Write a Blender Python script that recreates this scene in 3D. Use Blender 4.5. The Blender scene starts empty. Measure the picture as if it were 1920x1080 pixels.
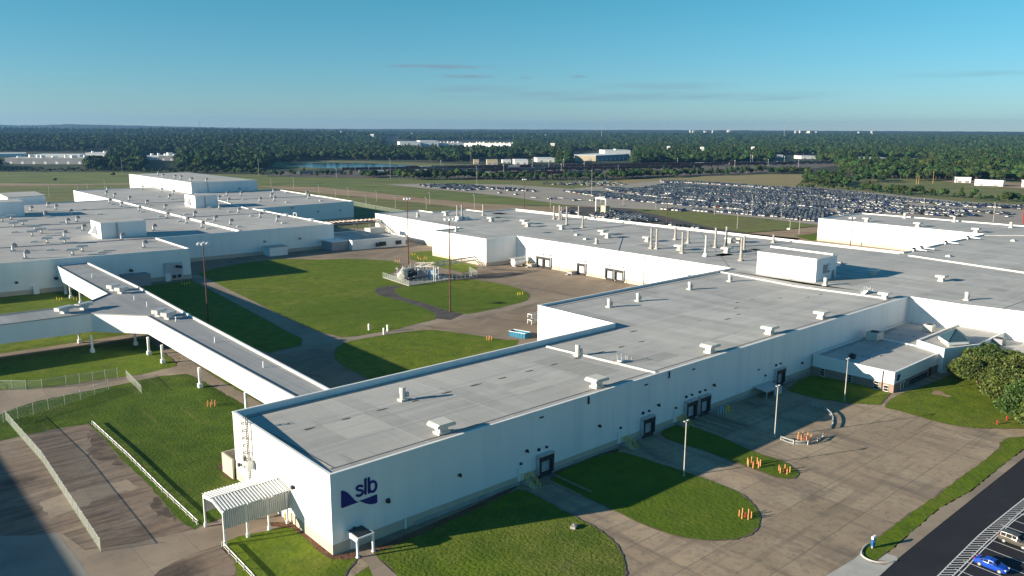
import bpy, math, random
import numpy as np
from mathutils import Vector, Matrix
from mathutils.geometry import tessellate_polygon
random.seed(7); rng = np.random.default_rng(7)
S = bpy.context.scene
# ------------------------------------------------------------------ camera (solved from the buildings' edges; X/Y run along the walls)
F, YAW, PITCH, ROLL, H = 1507.7, 0.84467, 0.19395, -0.00415, 52.0
fwd = np.array([math.cos(PITCH)*math.cos(YAW), math.cos(PITCH)*math.sin(YAW), -math.sin(PITCH)])
rt = np.cross(fwd, [0, 0, 1]); rt /= np.linalg.norm(rt); dn = np.cross(fwd, rt)
r_ = rt*math.cos(ROLL)+dn*math.sin(ROLL); d_ = -rt*math.sin(ROLL)+dn*math.cos(ROLL)
CM = np.array([r_, d_, fwd]); CAM = np.array([-44.02, -82.60, H])
cam = bpy.data.cameras.new('camera'); co = bpy.data.objects.new('camera', cam); S.collection.objects.link(co)
co.matrix_world = Matrix([[r_[i], -d_[i], -fwd[i], CAM[i]] for i in range(3)]+[[0, 0, 0, 1]])
cam.sensor_width = 36; cam.lens = F/1920*36; cam.clip_start = 1; cam.clip_end = 60000
S.camera = co
# ------------------------------------------------------------------ light
SUN_EL, SUN_AZ = math.radians(14.6), math.radians(157.4)
w = bpy.data.worlds.new('World'); S.world = w; w.use_nodes = True
nt = w.node_tree; nt.nodes.clear()
wo = nt.nodes.new('ShaderNodeOutputWorld'); bg = nt.nodes.new('ShaderNodeBackground'); sky = nt.nodes.new('ShaderNodeTexSky')
sky.sky_type = 'NISHITA'; sky.sun_disc = False; sky.sun_elevation = SUN_EL; sky.sun_rotation = math.pi/2-SUN_AZ
sky.altitude = 100; sky.air_density = 1.0; sky.dust_density = 0.0; sky.ozone_density = 3.5
bg.inputs[1].default_value = 0.052
tc = nt.nodes.new('ShaderNodeTexCoord'); mp = nt.nodes.new('ShaderNodeMapping'); mp.vector_type = 'POINT'
mp.inputs['Rotation'].default_value = (0, 0, -YAW)       # x' towards the view, y' to the left
nt.links.new(tc.outputs['Generated'], mp.inputs[0])
sep = nt.nodes.new('ShaderNodeSeparateXYZ'); nt.links.new(mp.outputs[0], sep.inputs[0])
def wm(op, a, b=None, c=None):
    n = nt.nodes.new('ShaderNodeMath'); n.operation = op
    for i, q in enumerate((a, b, c)):
        if q is None: continue
        if isinstance(q, (int, float)): n.inputs[i].default_value = q
        else: nt.links.new(q, n.inputs[i])
    return n.outputs[0]
cn = nt.nodes.new('ShaderNodeTexNoise'); cn.inputs['Scale'].default_value = 1; cn.inputs['Detail'].default_value = 6; cn.inputs['Roughness'].default_value = .62
m2 = nt.nodes.new('ShaderNodeMapping'); m2.inputs['Scale'].default_value = (9, 9, 120); nt.links.new(mp.outputs[0], m2.inputs[0]); nt.links.new(m2.outputs[0], cn.inputs[0])
cover = None
# thin cloud streaks: (azimuth left+, elevation, half width, half height, strength)
for az, el, ha, he, st in ((.085, .0735, .075, .0040, .95), (.055, .063, .04, .003, .55), (-.015, .062, .012, .0025, .4), (-.08, .0635, .012, .0025, .4),
                           (-.08, .041, .20, .009, .24), (-.26, .040, .12, .007, .24), (.03, .048, .09, .006, .22), (-.18, .052, .10, .006, .2), (-.47, .0600, .08, .004, .18), (-.52, .068, .03, .003, .18)):
    a = wm('MULTIPLY', wm('SUBTRACT', sep.outputs['Y'], az), 1/ha); b = wm('MULTIPLY', wm('SUBTRACT', sep.outputs['Z'], el), 1/he)
    d = wm('SUBTRACT', 1.0, wm('ADD', wm('MULTIPLY', a, a), wm('MULTIPLY', b, b))); d = wm('MULTIPLY', wm('MAXIMUM', d, 0), st)
    cover = d if cover is None else wm('MAXIMUM', cover, d)
cf = wm('MULTIPLY', cover, wm('MULTIPLY', wm('MAXIMUM', wm('SUBTRACT', cn.outputs[0], .36), 0), 2.4)); cf = wm('MINIMUM', wm('MULTIPLY', cf, 2.6), .9)
cf = wm('MULTIPLY', cf, wm('GREATER_THAN', sep.outputs['X'], 0))
tint = nt.nodes.new('ShaderNodeMix'); tint.data_type = 'RGBA'; tint.blend_type = 'MULTIPLY'; tint.inputs[0].default_value = 1
tm_ = nt.nodes.new('ShaderNodeMix'); tm_.data_type = 'RGBA'; tm_.inputs[6].default_value = (.70, .94, 1.28, 1); tm_.inputs[7].default_value = (.42, 1.06, 1.06, 1)
el_ = nt.nodes.new('ShaderNodeMapRange'); nt.links.new(sep.outputs['Z'], el_.inputs[0]); el_.inputs[1].default_value = .0; el_.inputs[2].default_value = .16; nt.links.new(el_.outputs[0], tm_.inputs[0])
nt.links.new(sky.outputs[0], tint.inputs[6]); nt.links.new(tm_.outputs[2], tint.inputs[7])
cm = nt.nodes.new('ShaderNodeMix'); cm.data_type = 'RGBA'; nt.links.new(cf, cm.inputs[0]); nt.links.new(tint.outputs[2], cm.inputs[6]); cm.inputs[7].default_value = (2.0, 2.85, 3.6, 1)
nt.links.new(cm.outputs[2], bg.inputs[0]); nt.links.new(bg.outputs[0], wo.inputs[0])
sl = bpy.data.lights.new('sun', 'SUN'); so = bpy.data.objects.new('sun', sl); S.collection.objects.link(so)
sl.energy = 5.0; sl.angle = math.radians(.5); sl.color = (1, .87, .68)
sd = Vector((math.cos(SUN_EL)*math.cos(SUN_AZ), math.cos(SUN_EL)*math.sin(SUN_AZ), math.sin(SUN_EL)))
so.rotation_euler = sd.to_track_quat('Z', 'Y').to_euler(); so.location = (-100, 50, 200)
S.view_settings.view_transform = 'Standard'; S.view_settings.look = 'None'; S.view_settings.exposure = 1.15; S.view_settings.gamma = 1
S.render.engine = 'CYCLES'
S.cycles.volume_bounces = 0; S.cycles.max_bounces = 6; S.cycles.transparent_max_bounces = 16; S.cycles.volume_max_steps = 64
# ------------------------------------------------------------------ geometry of the calibration
def ray(x, y): return CM.T@np.array([(x-960)/F, (y-540)/F, 1.])
def P(x, y, z=0.):                                          # point on the horizontal plane z seen at photo pixel x, y
    d = ray(x, y); t = (z-H)/d[2]; q = CAM+d*t; return (q[0], q[1])
def WY(x, y, Y=0.):                                         # point (X, Z) on a wall plane Y = const
    d = ray(x, y); t = (Y-CAM[1])/d[1]; q = CAM+d*t; return (q[0], q[2])
def WX(x, y, X=0.):
    d = ray(x, y); t = (X-CAM[0])/d[0]; q = CAM+d*t; return (q[1], q[2])
def HT(xb, yb, xt, yt, z0=0.):                              # height of the top pixel above z=0 at the base pixel's place
    b = P(xb, yb, z0); d = ray(xt, yt); k = math.hypot(b[0]-CAM[0], b[1]-CAM[1])/math.hypot(d[0], d[1]); return H+d[2]*k
def PX(X, Y, Z=0.):
    v = CM@(np.array([X, Y, Z])-CAM); return F*v[0]/v[2]+960, F*v[1]/v[2]+540
# ------------------------------------------------------------------ materials
MATS = {}
def mat(name, col, var=(), rough=.85, spec=.3, metal=0., bump=None, joints=None, rand=0., alpha=None, flat=False):
    """var: (scale or (sx,sy,sz), colour, lo, hi, detail[, amount]) noise layers mixed over col; joints: (w, h, mortar, colour, amount)"""
    m = bpy.data.materials.new(name); m.use_nodes = True; t = m.node_tree; b = t.nodes['Principled BSDF']; N = t.nodes.new; L = t.links.new
    b.inputs['Roughness'].default_value = rough; b.inputs['Specular IOR Level'].default_value = spec; b.inputs['Metallic'].default_value = metal
    out = N('ShaderNodeRGB').outputs[0]; out.default_value = (*col, 1)
    tcn = N('ShaderNodeTexCoord')
    for q in var:
        sc, c2, lo, hi, det = q[:5]; amt = q[5] if len(q) > 5 else 1.; rot = q[6] if len(q) > 6 else 0
        mpn = N('ShaderNodeMapping'); L(tcn.outputs['Object'], mpn.inputs[0]); mpn.vector_type = 'POINT'
        rn = N('ShaderNodeMapping'); L(mpn.outputs[0], rn.inputs[0]); mpn.inputs['Rotation'].default_value = (0, 0, -rot)
        mpn.inputs['Location'].default_value = (random.uniform(0, 90), random.uniform(0, 90), 0)
        rn.inputs['Scale'].default_value = (sc, sc, sc) if isinstance(sc, (int, float)) else sc
        nn = N('ShaderNodeTexNoise'); nn.inputs['Scale'].default_value = 1; nn.inputs['Detail'].default_value = det; nn.inputs['Roughness'].default_value = .6; L(rn.outputs[0], nn.inputs[0])
        mr = N('ShaderNodeMapRange'); mr.inputs[1].default_value = lo; mr.inputs[2].default_value = hi; mr.inputs[4].default_value = amt; L(nn.outputs[0], mr.inputs[0])
        mx = N('ShaderNodeMix'); mx.data_type = 'RGBA'; L(mr.outputs[0], mx.inputs[0]); L(out, mx.inputs[6]); mx.inputs[7].default_value = (*c2, 1); out = mx.outputs[2]
    if joints:
        for (jw, jh, mo, jc, ja) in joints:
            br = N('ShaderNodeTexBrick'); L(tcn.outputs['Object'], br.inputs[0]); br.offset = 0; br.inputs['Scale'].default_value = 1
            br.inputs['Brick Width'].default_value = jw; br.inputs['Row Height'].default_value = jh; br.inputs['Mortar Size'].default_value = mo; br.inputs['Mortar Smooth'].default_value = .3
            br.inputs['Color1'].default_value = (0, 0, 0, 1); br.inputs['Color2'].default_value = (0, 0, 0, 1); br.inputs['Mortar'].default_value = (1, 1, 1, 1)
            ml = N('ShaderNodeMath'); ml.operation = 'MULTIPLY'; L(br.outputs[0], ml.inputs[0]); ml.inputs[1].default_value = ja
            mx = N('ShaderNodeMix'); mx.data_type = 'RGBA'; L(ml.outputs[0], mx.inputs[0]); L(out, mx.inputs[6]); mx.inputs[7].default_value = (*jc, 1); out = mx.outputs[2]
            # each panel slightly its own tone
            b2 = N('ShaderNodeTexBrick'); L(tcn.outputs['Object'], b2.inputs[0]); b2.offset = 0; b2.inputs['Scale'].default_value = 1
            b2.inputs['Brick Width'].default_value = jw; b2.inputs['Row Height'].default_value = jh; b2.inputs['Mortar Size'].default_value = 0
            b2.inputs['Color1'].default_value = (.90, .90, .90, 1); b2.inputs['Color2'].default_value = (1.08, 1.08, 1.08, 1)
            mx = N('ShaderNodeMix'); mx.data_type = 'RGBA'; mx.blend_type = 'MULTIPLY'; mx.inputs[0].default_value = .8; L(out, mx.inputs[6]); L(b2.outputs[0], mx.inputs[7]); out = mx.outputs[2]
    if rand:
        oi = N('ShaderNodeObjectInfo'); hs = N('ShaderNodeHueSaturation'); L(out, hs.inputs['Color'])
        mr = N('ShaderNodeMapRange'); L(oi.outputs['Random'], mr.inputs[0]); mr.inputs[3].default_value = 1-rand; mr.inputs[4].default_value = 1+rand; L(mr.outputs[0], hs.inputs['Value'])
        mr = N('ShaderNodeMapRange'); m7 = N('ShaderNodeMath'); m7.operation = 'FRACT'; m8 = N('ShaderNodeMath'); m8.operation = 'MULTIPLY'; m8.inputs[1].default_value = 17.3
        L(oi.outputs['Random'], m8.inputs[0]); L(m8.outputs[0], m7.inputs[0]); L(m7.outputs[0], mr.inputs[0]); mr.inputs[3].default_value = .46; mr.inputs[4].default_value = .54; L(mr.outputs[0], hs.inputs['Hue']); out = hs.outputs[0]
    L(out, b.inputs['Base Color'])
    if bump:
        nn = N('ShaderNodeTexNoise'); nn.inputs['Scale'].default_value = bump[0]; nn.inputs['Detail'].default_value = 4; L(tcn.outputs['Object'], nn.inputs[0])
        bn = N('ShaderNodeBump'); bn.inputs['Strength'].default_value = 1; bn.inputs['Distance'].default_value = bump[1]; L(nn.outputs[0], bn.inputs['Height']); L(bn.outputs[0], b.inputs['Normal'])
    if alpha is not None: b.inputs['Alpha'].default_value = alpha
    MATS[name] = m; return m
VR = YAW+math.pi/2
WHITE = mat('white_wall_paint', (.80, .80, .78), [((.35, .35, .02), (.66, .68, .68), .45, .75, 4, .8), (.02, (.72, .75, .77), .4, .7, 2, .7), ((.12, .12, .5), (.68, .68, .65), .60, .78, 5, .6)], .6)
LADM = mat('dull_ladder_steel', (.09, .09, .088), [(2, (.12, .12, .12), .4, .7, 2)], .7)
SEAM = mat('wall_seam_paint', (.70, .71, .72), [(.5, (.66, .67, .68), .4, .7, 1)], .6)
CREAM = mat('cream_panel', (.70, .66, .57), [(.1, (.66, .62, .54), .4, .7, 3)], .7)
PEACH = mat('masonry_band', (.50, .43, .345), [((.4, .4, .15), (.44, .385, .32), .45, .7, 3)], .9)
FOOT = mat('concrete_plinth', (.36, .35, .33), [(.3, (.25, .24, .23), .4, .7, 3)], .9)
ROOF = mat('roof_membrane', (.445, .435, .41), [((.006, .3, .1), (.375, .37, .36), .4, .62, 3, .9), ((.015, .012, .1), (.50, .49, .46), .48, .62, 3, .8), (.10, (.33, .325, .31), .5, .70, 5, .75), ((.9, .06, .1), (.25, .25, .24), .60, .74, 3, .8), ((.05, .9, .1), (.34, .34, .35), .60, .72, 3, .6), ((.3, 1.2, .1), (.46, .46, .46), .5, .7, 2, .4)], .75, joints=[(15.2, 9.1, .13, (.56, .55, .53), .65), (3.05, 45, .04, (.31, .31, .30), .4)])
ROOF2 = mat('weathered_roof_membrane', (.42, .41, .395), [((.006, .3, .1), (.36, .355, .35), .4, .62, 3, .9), ((.02, .012, .1), (.47, .46, .44), .48, .62, 3, .7), (.05, (.43, .34, .28), .60, .72, 4, .5), (.12, (.33, .325, .32), .5, .72, 5, .6), ((.3, 1.2, .1), (.44, .44, .44), .5, .7, 2, .4)], .8, joints=[(16, 12, .12, (.50, .49, .47), .5)])
COPE = mat('white_coping', (.82, .82, .80), [(.3, (.7, .7, .68), .5, .75, 3)], .4)
JOINT = mat('roof_joint_strip', (.62, .61, .58), [(.4, (.5, .49, .47), .45, .7, 3)], .6)
GALV = mat('galvanised_metal', (.55, .56, .56), [(1.2, (.42, .43, .43), .45, .7, 3)], .4, .5, .35)
VENTW = mat('painted_vent_metal', (.60, .585, .53), [(1.5, (.50, .48, .44), .5, .75, 3)], .5)
GREYS = mat('grey_stack_metal', (.36, .35, .33), [((1, 1, .4), (.26, .23, .20), .45, .7, 3)], .6)
DARK = mat('dark_rubber', (.03, .03, .035), [(2, (.05, .05, .05), .4, .7, 2)], .8)
DGLASS = mat('dark_window_glass', (.015, .018, .024), [(.8, (.03, .035, .045), .4, .7, 1)], .22, .35)
SHUT = mat('dock_shutter', (.48, .50, .52), [((.2, .2, 9), (.38, .40, .42), .45, .55, 1)], .6)
DOORW = mat('steel_door_paint', (.72, .74, .76), [(1.5, (.62, .64, .66), .5, .7, 2)], .5)
NAVY = mat('navy_sign_paint', (.012, .016, .16), [(.8, (.016, .02, .18), .4, .7, 2)], .5)
ORANGE = mat('orange_bollard_paint', (.62, .28, .12), [(3, (.6, .24, .05), .5, .75, 3)], .6)
YELLOW = mat('yellow_bollard_paint', (.80, .58, .06), [(3, (.6, .42, .06), .5, .75, 3)], .6)
OCHRE = mat('ochre_pole_paint', (.36, .25, .10), [(1, (.28, .2, .08), .45, .7, 2)], .8)
BLUEW = mat('blue_bollard_paint', (.35, .5, .62), [(3, (.25, .35, .5), .5, .75, 3)], .6)
RED = mat('red_hydrant_paint', (.33, .04, .03), [(4, (.3, .03, .02), .5, .75, 3)], .5)
RUST = mat('rusty_steel', (.13, .05, .035), [(1.5, (.07, .035, .03), .4, .7, 3)], .7)
POLEW = mat('pale_pole_metal', (.46, .44, .40), [(.8, (.36, .34, .31), .45, .7, 2)], .5)
TEAL = mat('teal_metal_roof', (.045, .10, .125), [((3, 3, .3), (.035, .075, .10), .45, .6, 1)], .5)
DUMP = mat('blue_dumpster_paint', (.02, .16, .27), [(1.2, (.015, .11, .19), .45, .7, 3), (.7, (.12, .10, .08), .68, .75, 4)], .6)
RUSTW = mat('rust_stained_white', (.55, .47, .42), [(.4, (.28, .15, .11), .42, .62, 3, .9)], .7)
FENCE = mat('chain_link_mesh', (.34, .42, .36), [(30, (.25, .32, .27), .4, .6, 1)], .7, alpha=.22)
SLAT = mat('slatted_chain_link', (.55, .62, .54), [((5, 5, .2), (.36, .44, .38), .4, .6, 1)], .7, alpha=.30)
LENS = mat('lamp_lens', (.75, .76, .78), [(3, (.6, .6, .62), .4, .7, 1)], .2, .6)
GRASSV = [(.02, (.150, .185, .018), .42, .62, 3, .9), (.07, (.190, .185, .040), .50, .68, 4, .7), (.3, (.065, .110, .012), .42, .64, 6, .7), ((.05, 1.3, .1), (.12, .17, .03), .50, .66, 3, .45, .6), (1.6, (.050, .085, .012), .52, .72, 4, .5), (.03, (.19, .165, .07), .64, .76, 5, .6), (.012, (.07, .12, .014), .5, .6, 3, .5)]
GRASS = mat('mown_grass', (.115, .170, .012), GRASSV, .95, .1, bump=(1.7, .10))
GRASSF = mat('rough_grass', (.120, .175, .014), [(.04, (.160, .165, .045), .44, .64, 5, .85), (.2, (.070, .115, .014), .42, .62, 6, .8), (1.9, (.040, .070, .012), .48, .70, 4, .7), (6, (.17, .22, .05), .56, .72, 2, .6), ((.05, 1.1, .1), (.075, .12, .015), .50, .66, 3, .4, .4), (.09, (.20, .155, .075), .62, .74, 5, .7)], .95, .1, bump=(2.2, .13))
CONC = mat('weathered_concrete', (.375, .290, .200), [(.03, (.30, .232, .165), .42, .60, 4, .8), (.09, (.43, .345, .245), .5, .64, 4, .6), ((.35, .05, .1), (.15, .12, .10), .50, .70, 5, .8), ((.04, .5, .1), (.16, .13, .105), .54, .72, 5, .75), ((.9, .05, .1), (.34, .29, .23), .58, .70, 3, .5, .9), (.12, (.11, .09, .075), .60, .74, 5, .75), (1.3, (.17, .145, .12), .5, .70, 4, .6)], .9,
            joints=[(30.4, 7.6, .09, (.14, .12, .10), .6), (7.6, 22.8, .06, (.16, .135, .11), .45)])
CONC2 = mat('courtyard_paving', (.27, .205, .145), [(.025, (.19, .15, .11), .40, .62, 4, .9), ((.04, .25, .1), (.29, .235, .175), .5, .66, 4, .7, .5), ((.3, .05, .1), (.14, .11, .09), .52, .72, 4, .7, .3), (.14, (.12, .095, .08), .60, .76, 5, .7)], .9, joints=[(15, 9, .06, (.12, .10, .08), .5)])
PATH = mat('pale_path_concrete', (.31, .25, .19), [(.1, (.225, .185, .145), .42, .64, 4, .8), (.8, (.19, .16, .13), .54, .72, 4, .5)], .9, joints=[(6, 6, .05, (.15, .13, .11), .6)])
NEWC = mat('new_concrete', (.44, .43, .40), [(.5, (.39, .38, .36), .45, .65, 3)], .8)
LOTW = mat('worn_lot_surface', (.22, .165, .125), [((.08, .9, .1), (.11, .085, .072), .45, .60, 4, .85), (.12, (.25, .205, .165), .48, .64, 4, .7), (.06, (.055, .042, .036), .56, .66, 6, .9), ((.05, .6, .1), (.34, .27, .20), .58, .68, 4, .6), (1.4, (.14, .11, .09), .5, .7, 3, .6)], .9, joints=[(30, 12, .08, (.09, .075, .065), .5)])
TAR = mat('patched_dark_asphalt', (.085, .075, .07), [((.1, .4, .1), (.05, .045, .045), .42, .6, 4, .8), (.3, (.13, .11, .10), .52, .7, 4, .6)], .9)
ASPH = mat('fresh_asphalt', (.020, .021, .027), [(.2, (.026, .027, .033), .45, .65, 4), (4, (.030, .031, .036), .5, .7, 3, .6)], .85, .25)
LINE = mat('white_road_paint', (.72, .72, .72), [(1.5, (.5, .5, .5), .55, .75, 4)], .7)
MULCH = mat('brown_mulch', (.15, .075, .045), [(.6, (.10, .05, .03), .45, .65, 4), (3, (.22, .14, .09), .55, .7, 3, .6)], .95, bump=(2, .15))
DIRT = mat('bare_tan_dirt', (.32, .235, .155), [((.02, .1, .1), (.24, .14, .09), .45, .62, 4, .8, VR), (.04, (.20, .18, .08), .52, .66, 4, .7), (.3, (.36, .29, .20), .5, .7, 4, .5)], .95)
FIELD = mat('open_field_grass', (.16, .17, .05), [((.006, .05, .1), (.17, .15, .05), .45, .60, 4, .8, VR), ((.01, .08, .1), (.07, .105, .026), .48, .60, 5, .8, VR), ((.004, .03, .1), (.22, .13, .08), .60, .70, 4, .6, VR), (.15, (.05, .075, .018), .5, .7, 5, .6)], .95)
DRY = mat('dry_field_grass', (.26, .205, .10), [((.006, .04, .1), (.20, .20, .06), .45, .60, 4, .9, VR), ((.01, .1, .1), (.30, .22, .13), .5, .62, 4, .7, VR)], .95)
GRAVEL = mat('storage_lot_gravel', (.32, .29, .25), [((.01, .05, .1), (.25, .23, .205), .45, .60, 4, .8, VR), (.08, (.32, .28, .23), .5, .7, 4, .6)], .95)
WATER = mat('pond_water', (.03, .07, .12), [(.03, (.02, .05, .09), .45, .6, 3)], .12, .5, bump=(.5, .02))
FLOOR = mat('woodland_floor', (.03, .045, .015), [(.02, (.05, .065, .02), .45, .62, 4, .8), (.2, (.015, .025, .01), .45, .62, 4, .8)], .95)
HILL = mat('wooded_hill', (.022, .040, .022), [(.01, (.030, .050, .026), .45, .6, 5)], .95)
LEAF = mat('tree_foliage', (.028, .056, .016), [(.35, (.052, .084, .020), .46, .60, 3, .9), (.2, (.010, .024, .010), .48, .62, 3, .8)], .85, .15, rand=.38)
LEAF2 = mat('glossy_leaves', (.080, .130, .024), [(1.1, (.17, .21, .055), .54, .66, 2, .7), (.8, (.025, .045, .012), .45, .60, 3, .8), (2.5, (.09, .065, .035), .64, .72, 2, .6)], .6, .3, rand=.10)
BARK = mat('bark', (.12, .085, .06), [(2, (.07, .05, .035), .4, .7, 3)], .95)
CARW = [mat('car_paint_'+n, c, [(.5, tuple(x*.9 for x in c), .4, .7, 1)], .4, .4) for n, c in
        (('white', (.78, .78, .78)), ('silver', (.45, .46, .48)), ('blue', (.02, .05, .20)), ('black', (.012, .012, .016)), ('grey', (.10, .11, .12)), ('red', (.22, .03, .03)), ('teal', (.03, .09, .12)))]
BLUEP = mat('bright_blue_car_paint', (.010, .075, .50), [(.5, (.010, .065, .45), .4, .7, 1)], .2, .7, .2)
TAUPE = mat('taupe_car_paint', (.12, .112, .095), [(.5, (.11, .10, .085), .4, .7, 1)], .22, .7, .3)
RIM = mat('alloy_rim', (.7, .7, .72), [(5, (.5, .5, .52), .4, .7, 1)], .3, .5, .6)
TLAMP = mat('tail_lamp_red', (.4, .01, .01), [(5, (.3, .01, .01), .4, .7, 1)], .2)
BEIGE = mat('beige_panel', (.52, .44, .31), [(.1, (.45, .38, .27), .4, .7, 3)], .8)
GREYP = mat('grey_panel', (.30, .31, .33), [(.1, (.24, .25, .27), .4, .7, 3)], .8)  # darkened tone also carries the shade on the far-left building walls
BROWNC = mat('brown_railcar_paint', (.12, .06, .05), [(.3, (.08, .045, .04), .4, .7, 3)], .8, rand=.3)
GREYC = mat('grey_railcar_paint', (.22, .21, .20), [(.3, (.14, .13, .125), .4, .7, 3)], .8, rand=.3)
HVACM = mat('hvac_casing', (.56, .53, .47), [(.6, (.46, .43, .38), .45, .7, 3)], .6)
# ------------------------------------------------------------------ mesh builder
class MB:
    def __init__(s): s.v = []; s.f = []; s.mi = []; s.m = 0
    def face(s, pts):
        n = len(s.v); s.v += [tuple(p) for p in pts]; s.f.append(tuple(range(n, n+len(pts)))); s.mi.append(s.m)
    def add(s, vs, fs):
        n = len(s.v); s.v += [tuple(p) for p in vs]
        for f in fs: s.f.append(tuple(n+i for i in f)); s.mi.append(s.m)
    def box(s, x0, x1, y0, y1, z0, z1, M=None):
        vs = [(x, y, z) for z in (z0, z1) for (x, y) in ((x0, y0), (x1, y0), (x1, y1), (x0, y1))]
        if M is not None: vs = [tuple(M@Vector(q)) for q in vs]
        s.add(vs, [(3, 2, 1, 0), (4, 5, 6, 7), (0, 1, 5, 4), (1, 2, 6, 5), (2, 3, 7, 6), (3, 0, 4, 7)])
    def tube(s, p, q, r, n=6, r2=None):
        p = Vector(p); q = Vector(q); d = (q-p); r2 = r if r2 is None else r2
        if d.length < 1e-6: return
        d.normalize(); a = d.orthogonal().normalized(); b = d.cross(a); vs = []
        for c, rr in ((p, r), (q, r2)):
            for i in range(n):
                t = 2*math.pi*i/n; vs.append(c+a*math.cos(t)*rr+b*math.sin(t)*rr)
        s.add(vs, [(i, (i+1) % n, n+(i+1) % n, n+i) for i in range(n)]+[tuple(range(n-1, -1, -1)), tuple(range(n, 2*n))])
    def prism(s, pts, z0, z1):                              # polygon (x, y) extruded
        n = len(pts); z0f = z0 if callable(z0) else (lambda x, y: z0); z1f = z1 if callable(z1) else (lambda x, y: z1)
        b = len(s.v); s.v += [(x, y, z0f(x, y)) for x, y in pts]+[(x, y, z1f(x, y)) for x, y in pts]
        tri = tessellate_polygon([[Vector((x, y, 0)) for x, y in pts]])
        for t in tri:
            s.f.append(tuple(b+n+i for i in t)); s.f.append(tuple(b+i for i in reversed(t))); s.mi += [s.m]*2
        for i in range(n):
            j = (i+1) % n; s.f.append((b+i, b+j, b+n+j, b+n+i)); s.mi.append(s.m)
    def lathe(s, prof, n=10, c=(0, 0)):                     # profile of (r, z)
        b = len(s.v)
        for r, z in prof:
            for i in range(n): t = 2*math.pi*i/n; s.v.append((c[0]+r*math.cos(t), c[1]+r*math.sin(t), z))
        for k in range(len(prof)-1):
            for i in range(n):
                j = (i+1) % n; s.f.append((b+k*n+i, b+k*n+j, b+(k+1)*n+j, b+(k+1)*n+i)); s.mi.append(s.m)
        s.f.append(tuple(b+(len(prof)-1)*n+i for i in range(n))); s.mi.append(s.m)
    def mesh(s, name, mats):
        me = bpy.data.meshes.new(name); me.from_pydata([tuple(map(float, v)) for v in s.v], [], s.f)
        for m in (mats if isinstance(mats, (list, tuple)) else [mats]): me.materials.append(m)
        me.polygons.foreach_set('material_index', s.mi); me.validate(); me.update(); return me
    def build(s, name, mats, parent=None, **k): return put(name, s.mesh(name, mats), parent, **k)
col = S.collection
def put(name, me, parent=None, loc=None, rz=0, label=None, cat=None, group=None, kind=None, scale=None):
    o = bpy.data.objects.new(name, me); col.objects.link(o); o.rotation_euler.z = rz
    if parent is not None:
        o.parent = parent
        pw = parent.get('_w', (0, 0, 0))
        wl = (0, 0, 0) if loc is None else loc
        o.location = (wl[0]-pw[0], wl[1]-pw[1], wl[2]-pw[2]); o['_w'] = tuple(float(q) for q in wl)
    else:
        if loc is not None: o.location = loc
        o['_w'] = tuple(float(q) for q in (loc or (0, 0, 0)))
    if scale is not None: o.scale = (scale,)*3 if isinstance(scale, (int, float)) else scale
    if label: o['label'] = label
    if cat: o['category'] = cat
    if group: o['group'] = group
    if kind: o['kind'] = kind
    return o
def thing(name, label, cat, loc, rz=0, group=None):         # parts of it are modelled in world axes unless rz is used
    return put(name, None, None, loc, rz, label, cat, group)
def local(name, me, parent):                                # a part modelled in its parent's own axes
    o = bpy.data.objects.new(name, me); col.objects.link(o); o.parent = parent; o['_w'] = parent.get('_w', (0, 0, 0)); return o
def clone(o, loc, rz=None, label=None, scale=None):
    r = o.copy(); col.objects.link(r); r.location = loc; r['_w'] = tuple(float(q) for q in loc)
    if rz is not None: r.rotation_euler.z = rz
    if label: r['label'] = label
    if scale is not None: r.scale = (scale,)*3 if isinstance(scale, (int, float)) else scale
    def kids(a, b):
        for c in list(a.children):
            d = c.copy(); col.objects.link(d); d.parent = b; kids(c, d)
    kids(o, r); return r
def spline(pts, n=5, closed=True):
    pts = [np.array(p, float) for p in pts]; N = len(pts); out = []
    for i in range(N if closed else N-1):
        p0, p1, p2, p3 = (pts[(i-1) % N], pts[i], pts[(i+1) % N], pts[(i+2) % N]) if closed else (pts[max(i-1, 0)], pts[i], pts[i+1], pts[min(i+2, N-1)])
        for k in range(n):
            t = k/n; out.append(.5*((2*p1)+(-p0+p2)*t+(2*p0-5*p1+4*p2-p3)*t*t+(-p0+3*p1-3*p2+p3)*t**3))
    if not closed: out.append(pts[-1])
    return [tuple(p) for p in out]
def sheet(name, px, z, m, smooth=False, world=False, kind='structure'):
    pts = px if world else [P(x, y) for x, y in px]
    if smooth: pts = spline(pts, 6)
    b = MB(); tri = tessellate_polygon([[Vector((x, y, 0)) for x, y in pts]])
    b.v = [(x, y, z) for x, y in pts]
    for t in tri:
        a, c, d = (pts[i] for i in t); cr = (c[0]-a[0])*(d[1]-a[1])-(c[1]-a[1])*(d[0]-a[0])
        if abs(cr) < 1e-9: continue
        b.f.append(tuple(t) if cr > 0 else tuple(reversed(t))); b.mi.append(0)
    return b.build(name, m, kind=kind)
def ragged(pts, step=.8, j=.12):
    out = []
    for i in range(len(pts)):
        a, c = np.array(pts[i], float), np.array(pts[(i+1) % len(pts)], float); n = max(1, min(60, int(np.linalg.norm(c-a)/step)))
        for k in range(n): out.append(tuple(a+(c-a)*k/n+np.array([random.gauss(0, j), random.gauss(0, j)])))
    return out
def winding(o):
    a = sum(o[i][0]*o[(i+1) % len(o)][1]-o[(i+1) % len(o)][0]*o[i][1] for i in range(len(o))); return o if a > 0 else list(reversed(o))
def inset(o, d):
    n = len(o); r = []
    for i in range(n):
        p0, p1, p2 = (np.array(o[(i+k) % n], float) for k in (-1, 0, 1)); e1 = p1-p0; e2 = p2-p1
        n1 = np.array([-e1[1], e1[0]])/np.linalg.norm(e1); n2 = np.array([-e2[1], e2[0]])/np.linalg.norm(e2)
        m = n1+n2; m /= max(1e-6, m@n1); r.append(tuple(p1+m*d))
    return r
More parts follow.
